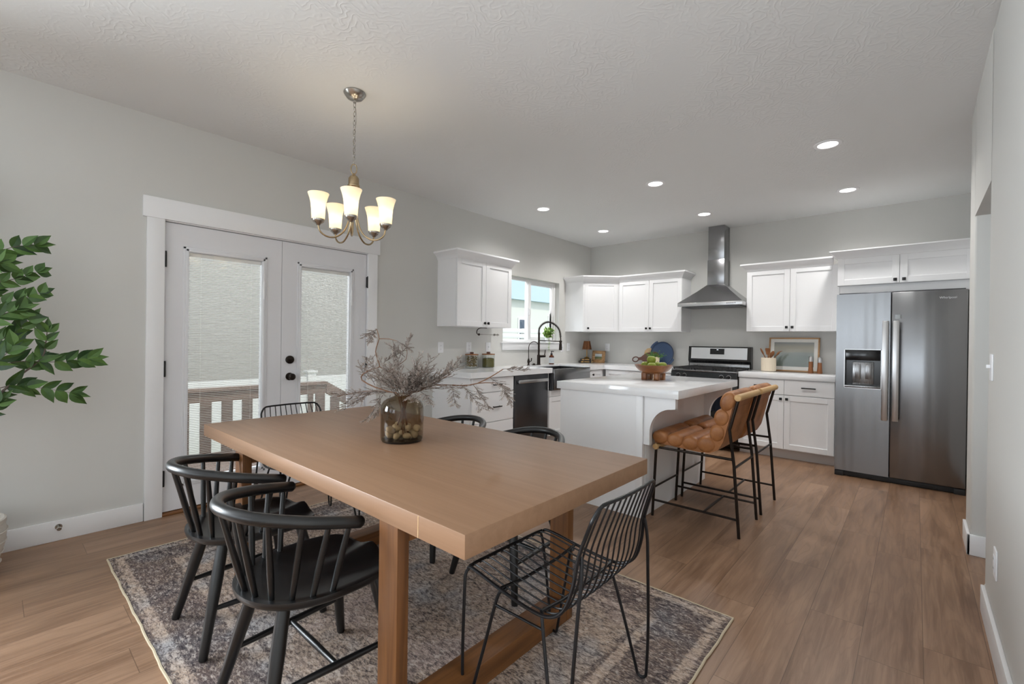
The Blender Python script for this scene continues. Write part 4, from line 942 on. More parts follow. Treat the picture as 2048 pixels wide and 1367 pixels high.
branch('rust-stemmed dried branch curling out to the right of the vase', [[(2.01, -1.05, zb), (2.06, -1.02, .965), (2.10, -1.0, 1.0), (2.19, -.95, 1.032), (2.32, -.90, 1.035), (2.40, -.88, 1.050), (2.47, -.86, 1.085), (2.53, -.85, 1.12)], [(2.40, -.88, 1.05), (2.47, -.84, 1.055), (2.53, -.80, 1.03)]],
    [((2.53, -.85, 1.12), (1, .2, .15), .10), ((2.46, -.862, 1.08), (.9, .1, -.5), .15), ((2.32, -.90, 1.033), (.9, .1, -.42), .15), ((2.26, -.92, 1.03), (.8, -.1, -.5), .13), ((2.38, -.89, 1.045), (.7, .2, -.6), .12), ((2.50, -.83, 1.05), (.6, .1, -.8), .08)], 3)
branch('tall crooked rust-stemmed dried branch rising from the vase', [[(2.07, -1.02, zb), (2.03, -1.03, .965), (1.95, -1.04, .985), (1.83, -1.05, 1.00), (1.72, -1.06, 1.03), (1.73, -1.06, 1.062), (1.80, -1.05, 1.09), (1.853, -1.04, 1.105), (1.835, -1.04, 1.14), (1.815, -1.04, 1.18), (1.828, -1.04, 1.215), (1.845, -1.04, 1.247), (1.835, -1.04, 1.275), (1.822, -1.04, 1.295)], [(1.845, -1.04, 1.247), (1.92, -1.03, 1.247), (1.98, -1.02, 1.236)], [(1.853, -1.04, 1.105), (1.92, -1.03, 1.085), (1.98, -1.03, 1.112), (2.05, -1.02, 1.15), (2.055, -1.02, 1.20)]],
    [((1.822, -1.04, 1.295), (-.9, 0, -.12), .11), ((1.815, -1.04, 1.29), (-.7, .1, -.55), .10), ((1.98, -1.02, 1.236), (.8, .1, -.25), .12), ((1.95, -1.03, 1.24), (.55, 0, -.8), .10), ((2.055, -1.02, 1.20), (.2, 0, .9), .06), ((1.87, -1.03, 1.12), (.75, .1, .5), .16), ((2.04, -1.02, 1.16), (-.6, 0, .35), .12)], 8)
spr = []; rnd = random.Random(21)
for k in range(30):
    a = rnd.uniform(-1.0, 1.0); spr.append(((VX+.03*a, VY+rnd.uniform(-.03, .03), .985), (a*.95, rnd.uniform(-.5, .5), rnd.uniform(.35, .95)), rnd.uniform(.13, .21)))
branch('dense feathery grey dried bunch in the middle of the vase', [[(2.05, -1.0, zb), (2.045, -1.03, .97), (2.06, -1.03, 1.06)], [(2.09, -1.06, zb), (2.03, -1.04, .97), (1.99, -1.05, 1.05)], [(2.0, -1.0, zb), (2.06, -1.03, .97), (2.12, -1.0, 1.04)]], spr, 4, .0024)
spr = [((1.97, -1.05, .985), (-.9, -.1, .05), .22), ((1.93, -1.05, .985), (-.9, -.2, -.12), .22), ((1.85, -1.06, .985), (-.9, -.1, -.35), .22), ((1.80, -1.06, .975), (-.8, .2, -.25), .2), ((1.90, -1.05, .99), (-.6, .1, .75), .2), ((1.83, -1.05, 1.01), (-.7, 0, .7), .18), ((1.95, -1.04, .97), (-.4, .2, -.75), .13), ((1.90, -1.05, .965), (-.6, -.3, -.7), .15), ((1.76, -1.05, 1.04), (-.75, 0, .55), .13), ((1.86, -1.04, .96), (-.2, .1, -.9), .11)]
branch('dried branch drooping to the left of the vase over the tabletop', [[(2.08, -1.04, zb), (2.02, -1.04, .967), (1.92, -1.05, .985), (1.78, -1.06, .978), (1.62, -1.07, .95), (1.50, -1.08, .925)]], spr+[((1.62, -1.07, .95), (-.9, 0, -.3), .14), ((1.68, -1.07, .965), (-.8, .1, -.6), .14)], 9, .0026)
spr = [((2.12, -1.0, 1.0), (.9, .2, .35), .2), ((2.10, -1.01, .99), (.8, .3, .65), .22), ((2.16, -.99, 1.01), (.95, .1, .15), .2), ((2.18, -.98, 1.02), (.9, .2, .5), .2), ((2.14, -1.0, 1.0), (.7, .0, -.35), .13), ((2.20, -.97, 1.04), (.75, .2, .7), .16), ((2.08, -1.02, .985), (.6, -.2, -.1), .14)]
branch('short feathery dried branch leaning right towards the white drawers', [[(2.02, -1.02, zb), (2.065, -1.02, .967), (2.13, -1.0, 1.0), (2.22, -.97, 1.05), (2.30, -.95, 1.09)]], spr, 12, .0026)

# ------------------------------------------------------------------ potted tree at the left edge
t = thing('potted_tree', 'leafy green artificial tree in a whitewashed pot at the left wall', 'plant', (.30, -2.46, 0))
PX, PY = .30, -2.47
obj('pot', MB().lathe([(0, .002), (.115, .002), (.135, .02), (.165, .09), (.182, .16), (.186, .22), (.180, .262), (.184, .266), (.184, .286), (.176, .290), (.165, .288), (.160, .270), (.160, .255), (0, .255)], (PX, PY, 0), 36), 'pot', t)
mb = MB()
for zz in (.06, .115, .17, .225):
    r_ = .150+.036*min(1, zz/.2)+.003; mb.tube([(PX+r_*cos(2*pi*k/30), PY+r_*sin(2*pi*k/30), zz) for k in range(30)], .004, 5, closed=True)
obj('pot_banding', mb, 'pot', t)
obj('soil', MB().lathe([(0, .262), (.158, .262), (.158, .256), (0, .256)], (PX, PY, 0), 24), 'soil', t)
lf = MB(); st = MB(); rnd = random.Random(11)
def leaf(mb, p, d, up_, L, w):
    """pointed oval leaf, folded along its midrib and drooping to the tip"""
    d = d.normalized(); sd = d.cross(up_)
    if sd.length < 1e-3: sd = d.cross(Vector((1, 0, 0)))
    sd.normalize(); nn = sd.cross(d).normalized(); rows = []; bend = rnd.uniform(.05, .30); tw = rnd.uniform(-.25, .25)
    for t_, h_ in ((0, .03), (.10, .26), (.24, .44), (.40, .50), (.56, .45), (.72, .31), (.86, .14), (1., .0)):
        c = p+d*L*t_-nn*L*bend*t_*t_; s2 = (sd+nn*tw*t_).normalized()
        if h_ == 0: rows.append([mb.bm.verts.new(c)]); continue
        rows.append([mb.bm.verts.new(c+s2*w*h_+nn*w*h_*.35), mb.bm.verts.new(c), mb.bm.verts.new(c-s2*w*h_+nn*w*h_*.35)])
    for A, B in zip(rows, rows[1:]):
        if len(B) == 1: mb.bm.faces.new((A[0], A[1], B[0])); mb.bm.faces.new((A[1], A[2], B[0])); continue
        for k in (0, 1): mb.bm.faces.new((A[k], A[k+1], B[k+1], B[k]))
def tbranch(path, r=.004, nl=5, L=.1, skip=0):
    pts = catmull(path, 3*nl//max(1, len(path)-1)+1); n = len(pts)
    st.tube(pts, [r*(1-.75*i/n) for i in range(n)], 6)
    for i in range(skip, nl):
        u = (i+1)/nl; q = pts[min(n-1, int(u*(n-1)))]; d = (pts[min(n-1, int(u*(n-1))+1)]-pts[max(0, int(u*(n-1))-1)]).normalized()
        for s in (-1, 1):
            upv = Vector((0, 0, 1)); vert = (upv-d*d.dot(upv)).normalized()
            dr = (d*.85+vert*s*.62+Vector((rnd.uniform(-.35, .35), rnd.uniform(-.15, .15), rnd.uniform(-.1, .1)))).normalized()
            leaf(lf, q, dr, Vector((1, rnd.uniform(-.5, .5), rnd.uniform(-.4, .6))), L*rnd.uniform(.9, 1.2)*(1.0-.2*u), .044*rnd.uniform(.85, 1.2))
    leaf(lf, pts[-1], (pts[-1]-pts[-2]), Vector((1, .2, .3)), L*.9, .032)
obj('trunk', MB().tube(catmull([(PX, PY, .25), (PX+.01, PY+.0, .55), (PX+.03, PY-.02, .9), (PX+.02, PY-.03, 1.3), (PX+.03, PY-.02, 1.7), (PX+.0, PY, 2.0)], 6), [.017*(1-.015*i) for i in range(31)], 10), 'twigdark', t)
bx = .42
tbranch([(.33, -2.49, .80), (bx, -2.34, .92), (bx, -2.25, 1.03), (bx, -2.17, 1.12), (bx, -2.155, 1.20), (bx, -2.15, 1.26)], .007, 8, .09, 3)
tbranch([(.33, -2.49, 1.50), (bx-.04, -2.38, 1.62), (bx, -2.28, 1.69), (bx, -2.20, 1.715)], .003, 6, .095, 1)
tbranch([(.33, -2.49, 1.40), (bx, -2.36, 1.49), (bx, -2.27, 1.53), (bx, -2.19, 1.575)], .003, 6, .075, 1)
tbranch([(.33, -2.49, 1.22), (bx, -2.35, 1.37), (bx, -2.26, 1.42), (bx, -2.18, 1.465)], .003, 6, .075, 1)
tbranch([(.33, -2.49, 1.0), (bx, -2.28, 1.10), (bx, -2.12, 1.10), (bx, -1.99, 1.115)], .003, 9, .105, 2)
tbranch([(.33, -2.49, .86), (bx, -2.31, .975), (bx, -2.20, .97), (bx, -2.06, .93)], .003, 8, .105, 1)
tbranch([(.33, -2.49, 1.10), (bx, -2.34, 1.20), (bx+.02, -2.27, 1.25), (bx+.03, -2.22, 1.32)], .003, 6, .09, 1)
tbranch([(.33, -2.49, 1.22), (bx+.04, -2.38, 1.30), (bx+.05, -2.31, 1.345), (bx+.05, -2.26, 1.37)], .003, 5, .10, 1)
tbranch([(.33, -2.49, 1.0), (bx+.04, -2.36, 1.08), (bx+.05, -2.31, 1.13), (bx+.05, -2.27, 1.19)], .003, 5, .10, 1)
tbranch([(.33, -2.49, .78), (bx+.04, -2.37, .86), (bx+.05, -2.33, .90)], .003, 4, .10, 1)
tbranch([(.33, -2.49, 1.50), (bx+.05, -2.38, 1.58), (bx+.05, -2.32, 1.60)], .003, 4, .10, 1)
for k in range(16):
    a = rnd.uniform(1.6, 5.6); z = rnd.uniform(.9, 2.1); tbranch([(PX, PY-.02, z-.2), (PX+.12*cos(a), PY-.08+.14*sin(a), z), (PX+.20*cos(a), PY-.12+.3*sin(a)*.8, z+.08)], .003, 6, .09, 1)
obj('branches', st, 'twigdark', t); obj('leaves', lf, 'leaf', t, smooth=30)

# ------------------------------------------------------------------ small wall fittings
def plate(nm, label, cat, c, axis, toggles=0, gfci=True, w=.078, h=.118):
    t = thing(nm, label, cat, c, None); x, y, z = c
    if axis == 'x': Mx = FR(c, (0, 1, 0), (1, 0, 0))
    elif axis == '-x': Mx = FR(c, (0, -1, 0), (-1, 0, 0))
    else: Mx = FR(c, (1, 0, 0), (0, -1, 0))
    obj('cover_plate', MB().box(-w/2, w/2, 0, .006, -h/2, h/2, .002, Mx), 'white_plastic', t)
    if toggles: obj('toggle', MB().box(-.005, .005, .006, .020, -.004, .012, .002, Mx), 'white_plastic', t)
    else:
        obj('socket_face', MB().box(-.017, .017, .006, .009, -.034, .034, .002, Mx), 'white_plastic', t)
        mb = MB()
        for zz in (-.019, .019):
            for xx in (-.006, .006): mb.box(xx-.001, xx+.001, .009, .0094, zz-.004, zz+.004, 0, Mx)
        obj('slots', mb, 'ink', t)
    return t
plate('wall_outlet', 'white outlet plate left of the glass jars, under the wall cabinet', 'outlet', (0, .897, 1.163), 'x')
plate('wall_outlet', 'white outlet plate behind the left glass jar', 'outlet', (0, 1.318, 1.163), 'x')
plate('light_switch', 'white switch plate behind the right glass jar', 'switch', (0, 1.638, 1.163), 'x', 1)
plate('wall_outlet', 'white outlet plate in the corner just left of the small brown lamp', 'outlet', (0, 3.35, 1.163), 'x')
plate('light_switch', 'white switch plate beside the end of the window sill', 'switch', (0, 3.19, 1.15), 'x', 1, w=.06)
plate('wall_outlet', 'white outlet plate on the back wall above the small wood picture frame', 'outlet', (.322, D, 1.163), 'y')
plate('light_switch', 'white toggle switch on the right wall beside the hall opening', 'switch', (W, .61, 1.155), '-x', 1)
plate('wall_outlet', 'white outlet low on the right wall above the baseboard', 'outlet', (W, .38, .36), '-x')
t = thing('door_stop', 'small round metal door stop fixed to the left baseboard', 'door stop', (.014, -2.07, .085))
obj('mount', MB().cyl((.014, -2.07, .085), (.018, -2.07, .085), .017, b=.001), 'nickel', t)
obj('stem', MB().cyl((.018, -2.07, .085), (.045, -2.07, .083), .006).cyl((.045, -2.07, .083), (.058, -2.07, .082), .011, b=.002), 'nickel', t)
t = thing('paper_towel_holder', 'dark metal paper towel bar hanging under the left wall cabinet', 'paper towel holder', (.15, 1.33, 1.392))
obj('bracket', MB().tube(catmull([(.15, 1.46, 1.389), (.15, 1.36, 1.388), (.15, 1.31, 1.365), (.15, 1.30, 1.33), (.15, 1.32, 1.312)], 6), .005, 8).ball((.15, 1.335, 1.313), .014), 'bronze', t)
obj('bar', MB().cyl((.15, 1.335, 1.313), (.15, 1.60, 1.313), .004).cyl((.15, 1.585, 1.313), (.15, 1.60, 1.313), .014).ball((.15, 1.645, 1.313), .014).cyl((.15, 1.60, 1.313), (.15, 1.67, 1.313), .005), 'nickel', t)

# ------------------------------------------------------------------ things on the left worktop
ZC = .9262
def jar(x, y, fill, label, flabel):
    t = thing('storage_jar', label, 'jar', (x, y, ZC), None); R, h = .075, .150
    obj('glass_body', MB().lathe([(0, 0), (R-.004, 0), (R, .004), (R, h), (R-.004, h), (R-.004, .006), (0, .006)], (x, y, ZC), 32), 'jarglass', t)
    lid = obj('lid', MB().lathe([(0, h+.001), (R+.002, h+.001), (R+.003, h+.010), (R+.001, h+.013), (0, h+.013)], (x, y, ZC), 32), 'utwood', t)
    obj('lid_knob', MB().box(x-.021, x+.021, y-.012, y+.012, ZC+h+.013, ZC+h+.036, .004), 'darkwood', lid)
    if fill == 'herb': obj('dried_herbs', MB().lathe([(0, .008), (R-.006, .008), (R-.006, .105), (R-.03, .113), (0, .109)], (x, y, ZC), 28), 'herbs_dry', t, label=flabel)
    else:
        mb = MB(); rnd = random.Random(2)
        for k in range(95):
            a = rnd.uniform(0, 2*pi); r = .056*sqrt(rnd.random()); z = ZC+.02+rnd.uniform(0, .115); d = Vector((rnd.uniform(-1, 1), rnd.uniform(-1, 1), rnd.uniform(-.6, .6))).normalized()*.017; c = Vector((x+r*cos(a), y+r*sin(a), z))
            mb.tube([c-d, c+Vector((0, 0, .004)), c+d], [.004, .008, .004], 6)
        obj('dried_slices', mb, 'bark', t, label=flabel)
    return t
jar(.10, 1.275, 'bark', 'glass jar with wooden lid holding brown dried slices, left of the pair', 'brown dried slices')
jar(.10, 1.545, 'herb', 'glass jar with wooden lid two-thirds full of green dried herbs, right of the pair', 'green dried herbs')
# tall spring faucet
FX, FY = .085, 2.53
t = thing('kitchen_faucet', 'tall black pull-down spring faucet behind the sink', 'faucet', (FX, FY, ZC))
obj('body', MB().cyl((FX, FY, ZC), (FX, FY, ZC+.012), .030, b=.002).cyl((FX, FY, ZC+.01), (FX, FY, ZC+.135), .0225, .0215).cyl((FX, FY, ZC+.135), (FX, FY, 1.36), .0135), 'bronze', t)
arc = catmull([(FX, FY, 1.34), (FX+.0, FY+.01, 1.42), (FX+.03, FY+.06, 1.485), (FX+.07, FY+.135, 1.506), (FX+.11, FY+.215, 1.47), (FX+.14, FY+.27, 1.40), (FX+.15, FY+.29, 1.30), (FX+.15, FY+.29, 1.24)], 10)
obj('hose', MB().tube(arc, .0085, 10), 'bronze', t)
mb = MB(); spring = []
nA = len(arc)-10; turns = 34
for k in range(turns*10):
    u = k/(turns*10)*(nA-1); i = int(u); p = arc[i].lerp(arc[i+1], u-i); T = (arc[i+1]-arc[i]).normalized(); n1 = T.cross(Vector((-.85, .5, 0)).normalized()).normalized(); n2 = T.cross(n1)
    a = 2*pi*k/10; spring.append(p+(n1*cos(a)+n2*sin(a))*.0165)
obj('spring', mb.tube(spring, .0022, 5), 'bronze', t)
obj('support_arm', MB().tube([(FX, FY, 1.255), (FX+.075, FY+.145, 1.250), (FX+.15, FY+.29, 1.245)], .0065, 8).lathe([(.013, -.012), (.02, -.012), (.02, .012), (.013, .012)], (FX+.15, FY+.29, 1.245), 16, close=True), 'bronze', t)
obj('spray_head', MB().cyl((FX+.15, FY+.29, 1.255), (FX+.15, FY+.29, 1.215), .013, .017).cyl((FX+.15, FY+.29, 1.215), (FX+.15, FY+.29, 1.125), .0185, .0225, b=.003), 'bronze', t)
obj('handle', MB().cyl((FX+.01, FY, ZC+.115), (FX+.045, FY+.085, ZC+.118), .0165, b=.002).tube([(FX+.04, FY+.075, ZC+.12), (FX+.045, FY+.08, ZC+.165), (FX+.048, FY+.083, ZC+.205)], [.007, .006, .0045], 8), 'bronze', t)
t = thing('water_tap', 'small black gooseneck filtered water tap left of the tall faucet', 'faucet', (.09, 2.31, ZC))
obj('body', MB().lathe([(0, 0), (.022, 0), (.018, .008), (.010, .016), (.015, .035), (.018, .055), (.012, .078), (.007, .095), (0, .095)], (.09, 2.31, ZC), 20), 'bronze', t)
obj('spout', MB().tube(catmull([(.09, 2.31, ZC+.09), (.09, 2.31, 1.16), (.10, 2.33, 1.215), (.125, 2.375, 1.238), (.15, 2.42, 1.215), (.158, 2.435, 1.165), (.158, 2.435, 1.14)], 8), .0052, 10), 'bronze', t)
obj('lever', MB().tube([(.095, 2.31, ZC+.045), (.105, 2.345, ZC+.055), (.107, 2.35, ZC+.095)], [.006, .006, .0075], 8), 'bronze', t)
one('sink_hole_cover', MB().lathe([(0, 0), (.034, 0), (.034, .004), (.018, .010), (.016, .022), (0, .023)], (.09, 2.425, ZC), 24), 'bronze', 'low round black button cap between the two faucets', 'button')
t = thing('soap_bottle', 'amber soap bottle with white label and black pump by the sink', 'bottle', (.10, 2.80, ZC))
bx_, by_ = .10, 2.80
obj('bottle_body', MB().lathe([(0, 0), (.033, 0), (.036, .004), (.036, .100), (.030, .118), (.015, .128), (.014, .136), (0, .136)], (bx_, by_, ZC), 28), 'amber', t)
obj('label', MB().lathe([(.0365, .018), (.0368, .018), (.0368, .094), (.0365, .094)], (bx_, by_, ZC), 28, close=True), 'label', t)
mb = MB()
for zz, l in ((.085, .5), (.068, .9), (.060, .7), (.04, .5), (.033, .6)):
    a0 = -.95; mb.prism([(a0-l/2, 0), (a0+l/2, 0), (a0+l/2, .0025), (a0-l/2, .0025)], .0368, .0372, lambda u, v, w, zz=zz: (bx_+w*cos(u), by_+w*sin(u), ZC+zz+v))
obj('label_print', mb, 'ink', t)
obj('pump', MB().cyl((bx_, by_, ZC+.134), (bx_, by_, ZC+.152), .0165, b=.002).cyl((bx_, by_, ZC+.15), (bx_, by_, ZC+.175), .006).tube([(bx_-.004, by_-.01, ZC+.178), (bx_+.01, by_+.02, ZC+.180), (bx_+.014, by_+.032, ZC+.174)], .0055, 8), 'blacktop', t)
# trailing plant on the sill
t = thing('sill_plant', 'small bright green trailing plant on the window sill behind the faucet', 'plant', (-.02, 2.86, 1.2345))
SX, SY, SZ = -.02, 2.86, 1.2345
obj('pot', MB().lathe([(0, 0), (.026, 0), (.036, .055), (.037, .060), (.032, .060), (.03, .05), (0, .05)], (SX, SY, SZ), 24), 'white_plastic', t)
lf = MB(); st = MB(); rnd = random.Random(3)
for k in range(46):
    a = rnd.uniform(0, 2*pi); r = rnd.uniform(.02, .125); hh = rnd.uniform(.03, .16)
    ex = max(-.045, r*cos(a)*.5); p = catmull([(SX, SY, SZ+.05), (SX+ex*.5, SY+r*sin(a)*.6, SZ+.05+hh*.7), (SX+ex, SY+r*sin(a), SZ+.04+hh)], 5); st.tube(p, .0008, 4)
    for q in p[3:]:
        for s in range(3): leafquad(lf, q, Vector((rnd.uniform(-.4, 1), rnd.uniform(-1, 1), rnd.uniform(-.4, .8))), Vector((rnd.uniform(-1, 1), rnd.uniform(-1, 1), 1)), .023, .018, .1)
for k in range(3):
    dy = -.02-.012*k; p = catmull([(SX+.02, SY+dy, SZ+.06), (SX+.06, SY+dy-.01, SZ+.03), (SX+.068, SY+dy-.02, SZ-.05), (SX+.066, SY+dy-.03, SZ-.14+.03*k)], 6); st.tube(p, .0008, 4)
    for q in p[5::2]: leafquad(lf, q, Vector((.3, rnd.uniform(-1, 1), -.4)), Vector((1, 0, .3)), .014, .011, .1)
obj('stems', st, 'fern', t); obj('leaves', lf, 'herb', t)

# ------------------------------------------------------------------ corner vignette
bkM = Matrix.Translation((.112, 3.635, 0)) @ Matrix.Rotation(radians(38), 4, 'Z')
def book(z, th, w, d, label, rz):
    Mx = Matrix.Translation((.125, 3.645, z)) @ Matrix.Rotation(radians(rz), 4, 'Z')
    t = thing('book', label, 'book', (.125, 3.645, z), None)
    obj('cover', MB().box(-w/2, w/2, -d/2, d/2, 0, .003, 0, Mx).box(-w/2, w/2, -d/2, d/2, th-.003, th, 0, Mx).box(-w/2, w/2, -d/2-.001, -d/2+.003, 0, th, .001, Mx), 'book', t)
    obj('pages', MB().box(-w/2+.004, w/2-.003, -d/2+.003, d/2-.003, .003, th-.003, 0, Mx), 'page', t)
    obj('spine_gilt', MB().box(-w*.30, -w*.12, -d/2-.0015, -d/2-.0008, th*.25, th*.75, 0, Mx).box(-w*.05, w*.35, -d/2-.0015, -d/2-.0008, th*.4, th*.7, 0, Mx), 'bookgold', t)
book(ZC, .031, .19, .125, 'black and gilt book at the bottom under the little lamp', 20)
book(ZC+.0315, .031, .165, .115, 'black and gilt book on top, directly under the little lamp', 26)
lz = ZC+.063; LX, LY = .135, 3.655
t = thing('table_lamp', 'tiny brass table lamp with a brown shade standing on two books', 'lamp', (LX, LY, lz))
obj('base', MB().lathe([(0, 0), (.044, 0), (.045, .006), (.036, .016), (.016, .024), (.008, .028), (0, .028)], (LX, LY, lz), 28), 'gold', t)
obj('pole', MB().cyl((LX, LY, lz+.025), (LX, LY, lz+.165), .0055), 'gold', t)
prof = [(.070, .135), (.046, .262)]
mb = MB(); NP = 44
for (ra, za) in (prof,): pass
A = []; 
for r, z in ((.070, .140), (.046, .268)): A.append([mb.bm.verts.new((LX+(r+(.0018 if k % 2 else -.0018))*cos(2*pi*k/NP), LY+(r+(.0018 if k % 2 else -.0018))*sin(2*pi*k/NP), lz+z)) for k in range(NP)])
for k in range(NP): mb.bm.faces.new((A[0][k], A[0][(k+1) % NP], A[1][(k+1) % NP], A[1][k]))
bmesh.ops.solidify(mb.bm, geom=mb.bm.faces[:], thickness=.002)
obj('lamp_shade', mb, 'shadebrown', t, smooth=5)
t = thing('picture_frame', 'small square carved wood picture frame with a landscape beside the lamp', 'picture frame', (.25, 3.80, ZC))
Mx = Matrix.Translation((.245, 3.80, ZC)) @ Matrix.Rotation(radians(-9), 4, 'X') @ Matrix.Rotation(radians(8), 4, 'Z')
mb = MB(); rnd = random.Random(4)
for (a, b, c, d) in ((-.105, -.055, 0, .185), (.055, .105, 0, .185), (-.105, .105, 0, .048), (-.105, .105, .137, .185)): mb.box(a, b, -.012, .012, c, d, .005, Mx)
for k in range(26):
    s = rnd.choice((0, 1, 2, 3)); u = rnd.random(); 
    x_, z_ = ((-.08, u*.185), (.08, u*.185), (-.1+.2*u, .024), (-.1+.2*u, .161))[s]
    dd = Vector((rnd.uniform(-.6, .6), 0, rnd.uniform(-.6, .6)))*.03+((Vector((0, 0, .02))) if s < 2 else Vector((.02, 0, 0)))
    c = Vector((x_, -.013, z_)); mb.tube([c-dd, c+dd], [.004, .003], 5, M=Mx)
obj('frame', mb, 'burlwood', t); obj('picture', MB().box(-.056, .056, -.008, .006, .045, .14, 0, Mx), 'print2', t)

# ------------------------------------------------------------------ boards, tray, planter on the back worktop
t = thing('round_tray', 'round blue enamel tray with a dark rim leaning on the wall left of the range', 'tray', (1.235, 3.88, ZC))
tl = Matrix.Translation((1.235, 3.862, ZC+.166)) @ Matrix.Rotation(radians(84), 4, 'X')
obj('disc', MB().lathe([(0, 0), (.140, 0), (.150, .004), (.156, .014), (.163, .016), (.163, .012), (.154, -.006), (0, -.008)], (0, 0, 0), 48, M=tl), 'blueenamel', t)
obj('rim', MB().tube([(.1635*cos(2*pi*k/60), .1635*sin(2*pi*k/60), .014) for k in range(60)], .0045, 8, closed=True, M=tl), 'navy', t)
mb = MB()
for a0 in (radians(134), radians(-44)):
    pl = []
    for k in range(11): a = a0-.42+.84*k/10; pl.append((.160*cos(a), .160*sin(a)))
    for k in range(11): a = a0+.36-.72*k/10; pl.append((.192*cos(a), .192*sin(a)))
    mb.prism(pl, .006, .016, lambda u, v, w: tl @ Vector((u, v, w)))
obj('handle', mb, 'blueenamel', t)
t = thing('cutting_board', 'pale wooden board leaning behind the dark looped board', 'cutting board', (1.03, 3.90, ZC))
Mx = Matrix.Translation((1.045, 3.905, ZC)) @ Matrix.Rotation(radians(-6), 4, 'X')
pl = [(-.10, 0), (.10, 0), (.11, .12), (.10, .20), (.06, .238), (.0, .245), (-.06, .235), (-.095, .20), (-.11, .12)]
obj('board', MB().prism(pl, -.008, .008, lambda u, v, w: Mx @ Vector((u, w, v))), 'lightwood', t)
t = thing('cutting_board', 'dark wooden paddle board with a round loop handle pointing left', 'cutting board', (1.0, 3.86, ZC))
Mx = Matrix.Translation((1.02, 3.860, ZC+.10)) @ Matrix.Rotation(radians(-8), 4, 'X') @ Matrix.Rotation(radians(-8), 4, 'Y')
pl = catmull([(.14, .07, 0), (.02, .075, 0), (-.045, .055, 0), (-.10, .022, 0), (-.14, .018, 0), (-.14, -.018, 0), (-.10, -.02, 0), (-.06, -.05, 0), (.0, -.08, 0), (.14, -.09, 0), (.18, -.01, 0)], 4, True)
obj('board', MB().prism([(p.x, p.y) for p in pl], -.008, .008, lambda u, v, w: Mx @ Vector((u, w, v))), 'darkwood', t)
obj('loop_handle', MB().tube([(-.185+.046*cos(2*pi*k/32), 0, .034*sin(2*pi*k/32)) for k in range(32)], .0085, 8, closed=True, M=Mx), 'darkwood', t)
t = thing('herb_planter', 'cream pot with a feathery green plant in front of the blue tray', 'plant', (1.19, 3.73, ZC))
hx, hy = 1.185, 3.735
obj('pot', MB().lathe([(0, 0), (.040, 0), (.050, .01), (.062, .07), (.064, .118), (.058, .120), (.056, .10), (0, .10)], (hx, hy, ZC), 28), 'planterclay', t)
mb = MB(); rnd = random.Random(6)
for k in range(60):
    a = rnd.uniform(0, 2*pi); e = rnd.uniform(.25, 1.3); d = Vector((cos(a)*cos(e), sin(a)*cos(e)*.6, sin(e))); p = Vector((hx+.02*cos(a), hy+.02*sin(a), ZC+.10)); L = rnd.uniform(.09, .15)
    pts = [p+d*L*u+Vector((0, 0, -.035*u*u)) for u in (0, .35, .7, 1)]; mb.tube(pts, [.0014, .0012, .001, .0005], 4)
    for u in range(1, 4):
        for s in (-1, 1): leafquad(mb, pts[u], (d+Vector((rnd.uniform(-.8, .8), rnd.uniform(-.4, .4), rnd.uniform(-.3, .6)))), Vector((0, -1, .2)), .018, .005, .1)
obj('foliage', mb, 'fern', t)

# ------------------------------------------------------------------ wooden pedestal bowl with apples
BX, BY = 2.205, 1.425
t = thing('pedestal_bowl', 'footed acacia wood bowl on the island', 'bowl', (BX, BY, ZC))
obj('bowl', MB().lathe([(0, .050), (.060, .050), (.085, .058), (.120, .078), (.146, .104), (.160, .128), (.156, .129), (.140, .108), (.115, .086), (.08, .068), (0, .060)], (BX, BY, ZC), 44), 'acacia', t, smooth=50)
for dx in (-.055, .055):
    for dy in (-.055, .055): obj('foot', MB().box(BX+dx-.021, BX+dx+.021, BY+dy-.021, BY+dy+.021, ZC, ZC+.062, .003, Matrix.Identity(4)), 'acacia', t)
appl = [((-.070, -.010, .118), 'green apple at the left rim side of the bowl'), ((.012, -.062, .114), 'green apple at the front middle of the bowl'), ((.075, .010, .118), 'green apple at the right side of the bowl'), ((.0, .068, .116), 'green apple at the back of the bowl, mostly hidden by the others'), ((-.018, -.005, .168), 'green apple on top of the heap in the wooden bowl')]
for k, (p, lb) in enumerate(appl):
    c = Vector((BX, BY, ZC))+Vector(p); rr = .038; t = thing('apple', lb, 'apple', c-Vector((0, 0, rr)), 'green apples in the wooden bowl')
    prof = [(0, -.78), (.25, -.86), (.55, -.80), (.85, -.50), (1.0, .05), (.95, .45), (.72, .80), (.42, .92), (.18, .86), (0, .70)]
    obj('flesh', MB().lathe([(r*rr, z*rr) for r, z in prof], c, 24), 'apple', t, smooth=70)
    obj('stalk', MB().tube([c+Vector((0, 0, rr*.7)), c+Vector((.004, 0, rr*1.15))], .0015, 6), 'twigdark', t)

# ------------------------------------------------------------------ right back worktop: print, crock, mills
t = thing('framed_print', 'oak framed seascape print leaning on the wall right of the range', 'picture', (2.82, 3.88, ZC))
Mx = Matrix.Translation((2.818, 3.872, ZC)) @ Matrix.Rotation(radians(-7.5), 4, 'X')
w, h = .258, .402; mb = MB()
mb.box(-w, -w+.016, -.014, .012, 0, h, .002, Mx).box(w-.016, w, -.014, .012, 0, h, .002, Mx).box(-w, w, -.014, .012, 0, .016, .002, Mx).box(-w, w, -.014, .012, h-.016, h, .002, Mx)
obj('frame', mb, 'framewood', t); obj('mat_board', MB().box(-w+.014, w-.014, -.002, .006, .014, h-.014, 0, Mx), 'mat', t)
obj('print', MB().box(-w+.055, w-.055, -.004, -.001, .06, h-.055, 0, Mx), 'print', t)
obj('glazing', MB().box(-w+.015, w-.015, -.0085, -.0075, .015, h-.015, 0, Mx), 'glass', t)
KX, KY = 2.60, 3.70
t = thing('utensil_crock', 'ribbed cream ceramic crock holding wooden utensils', 'crock', (KX, KY, ZC))
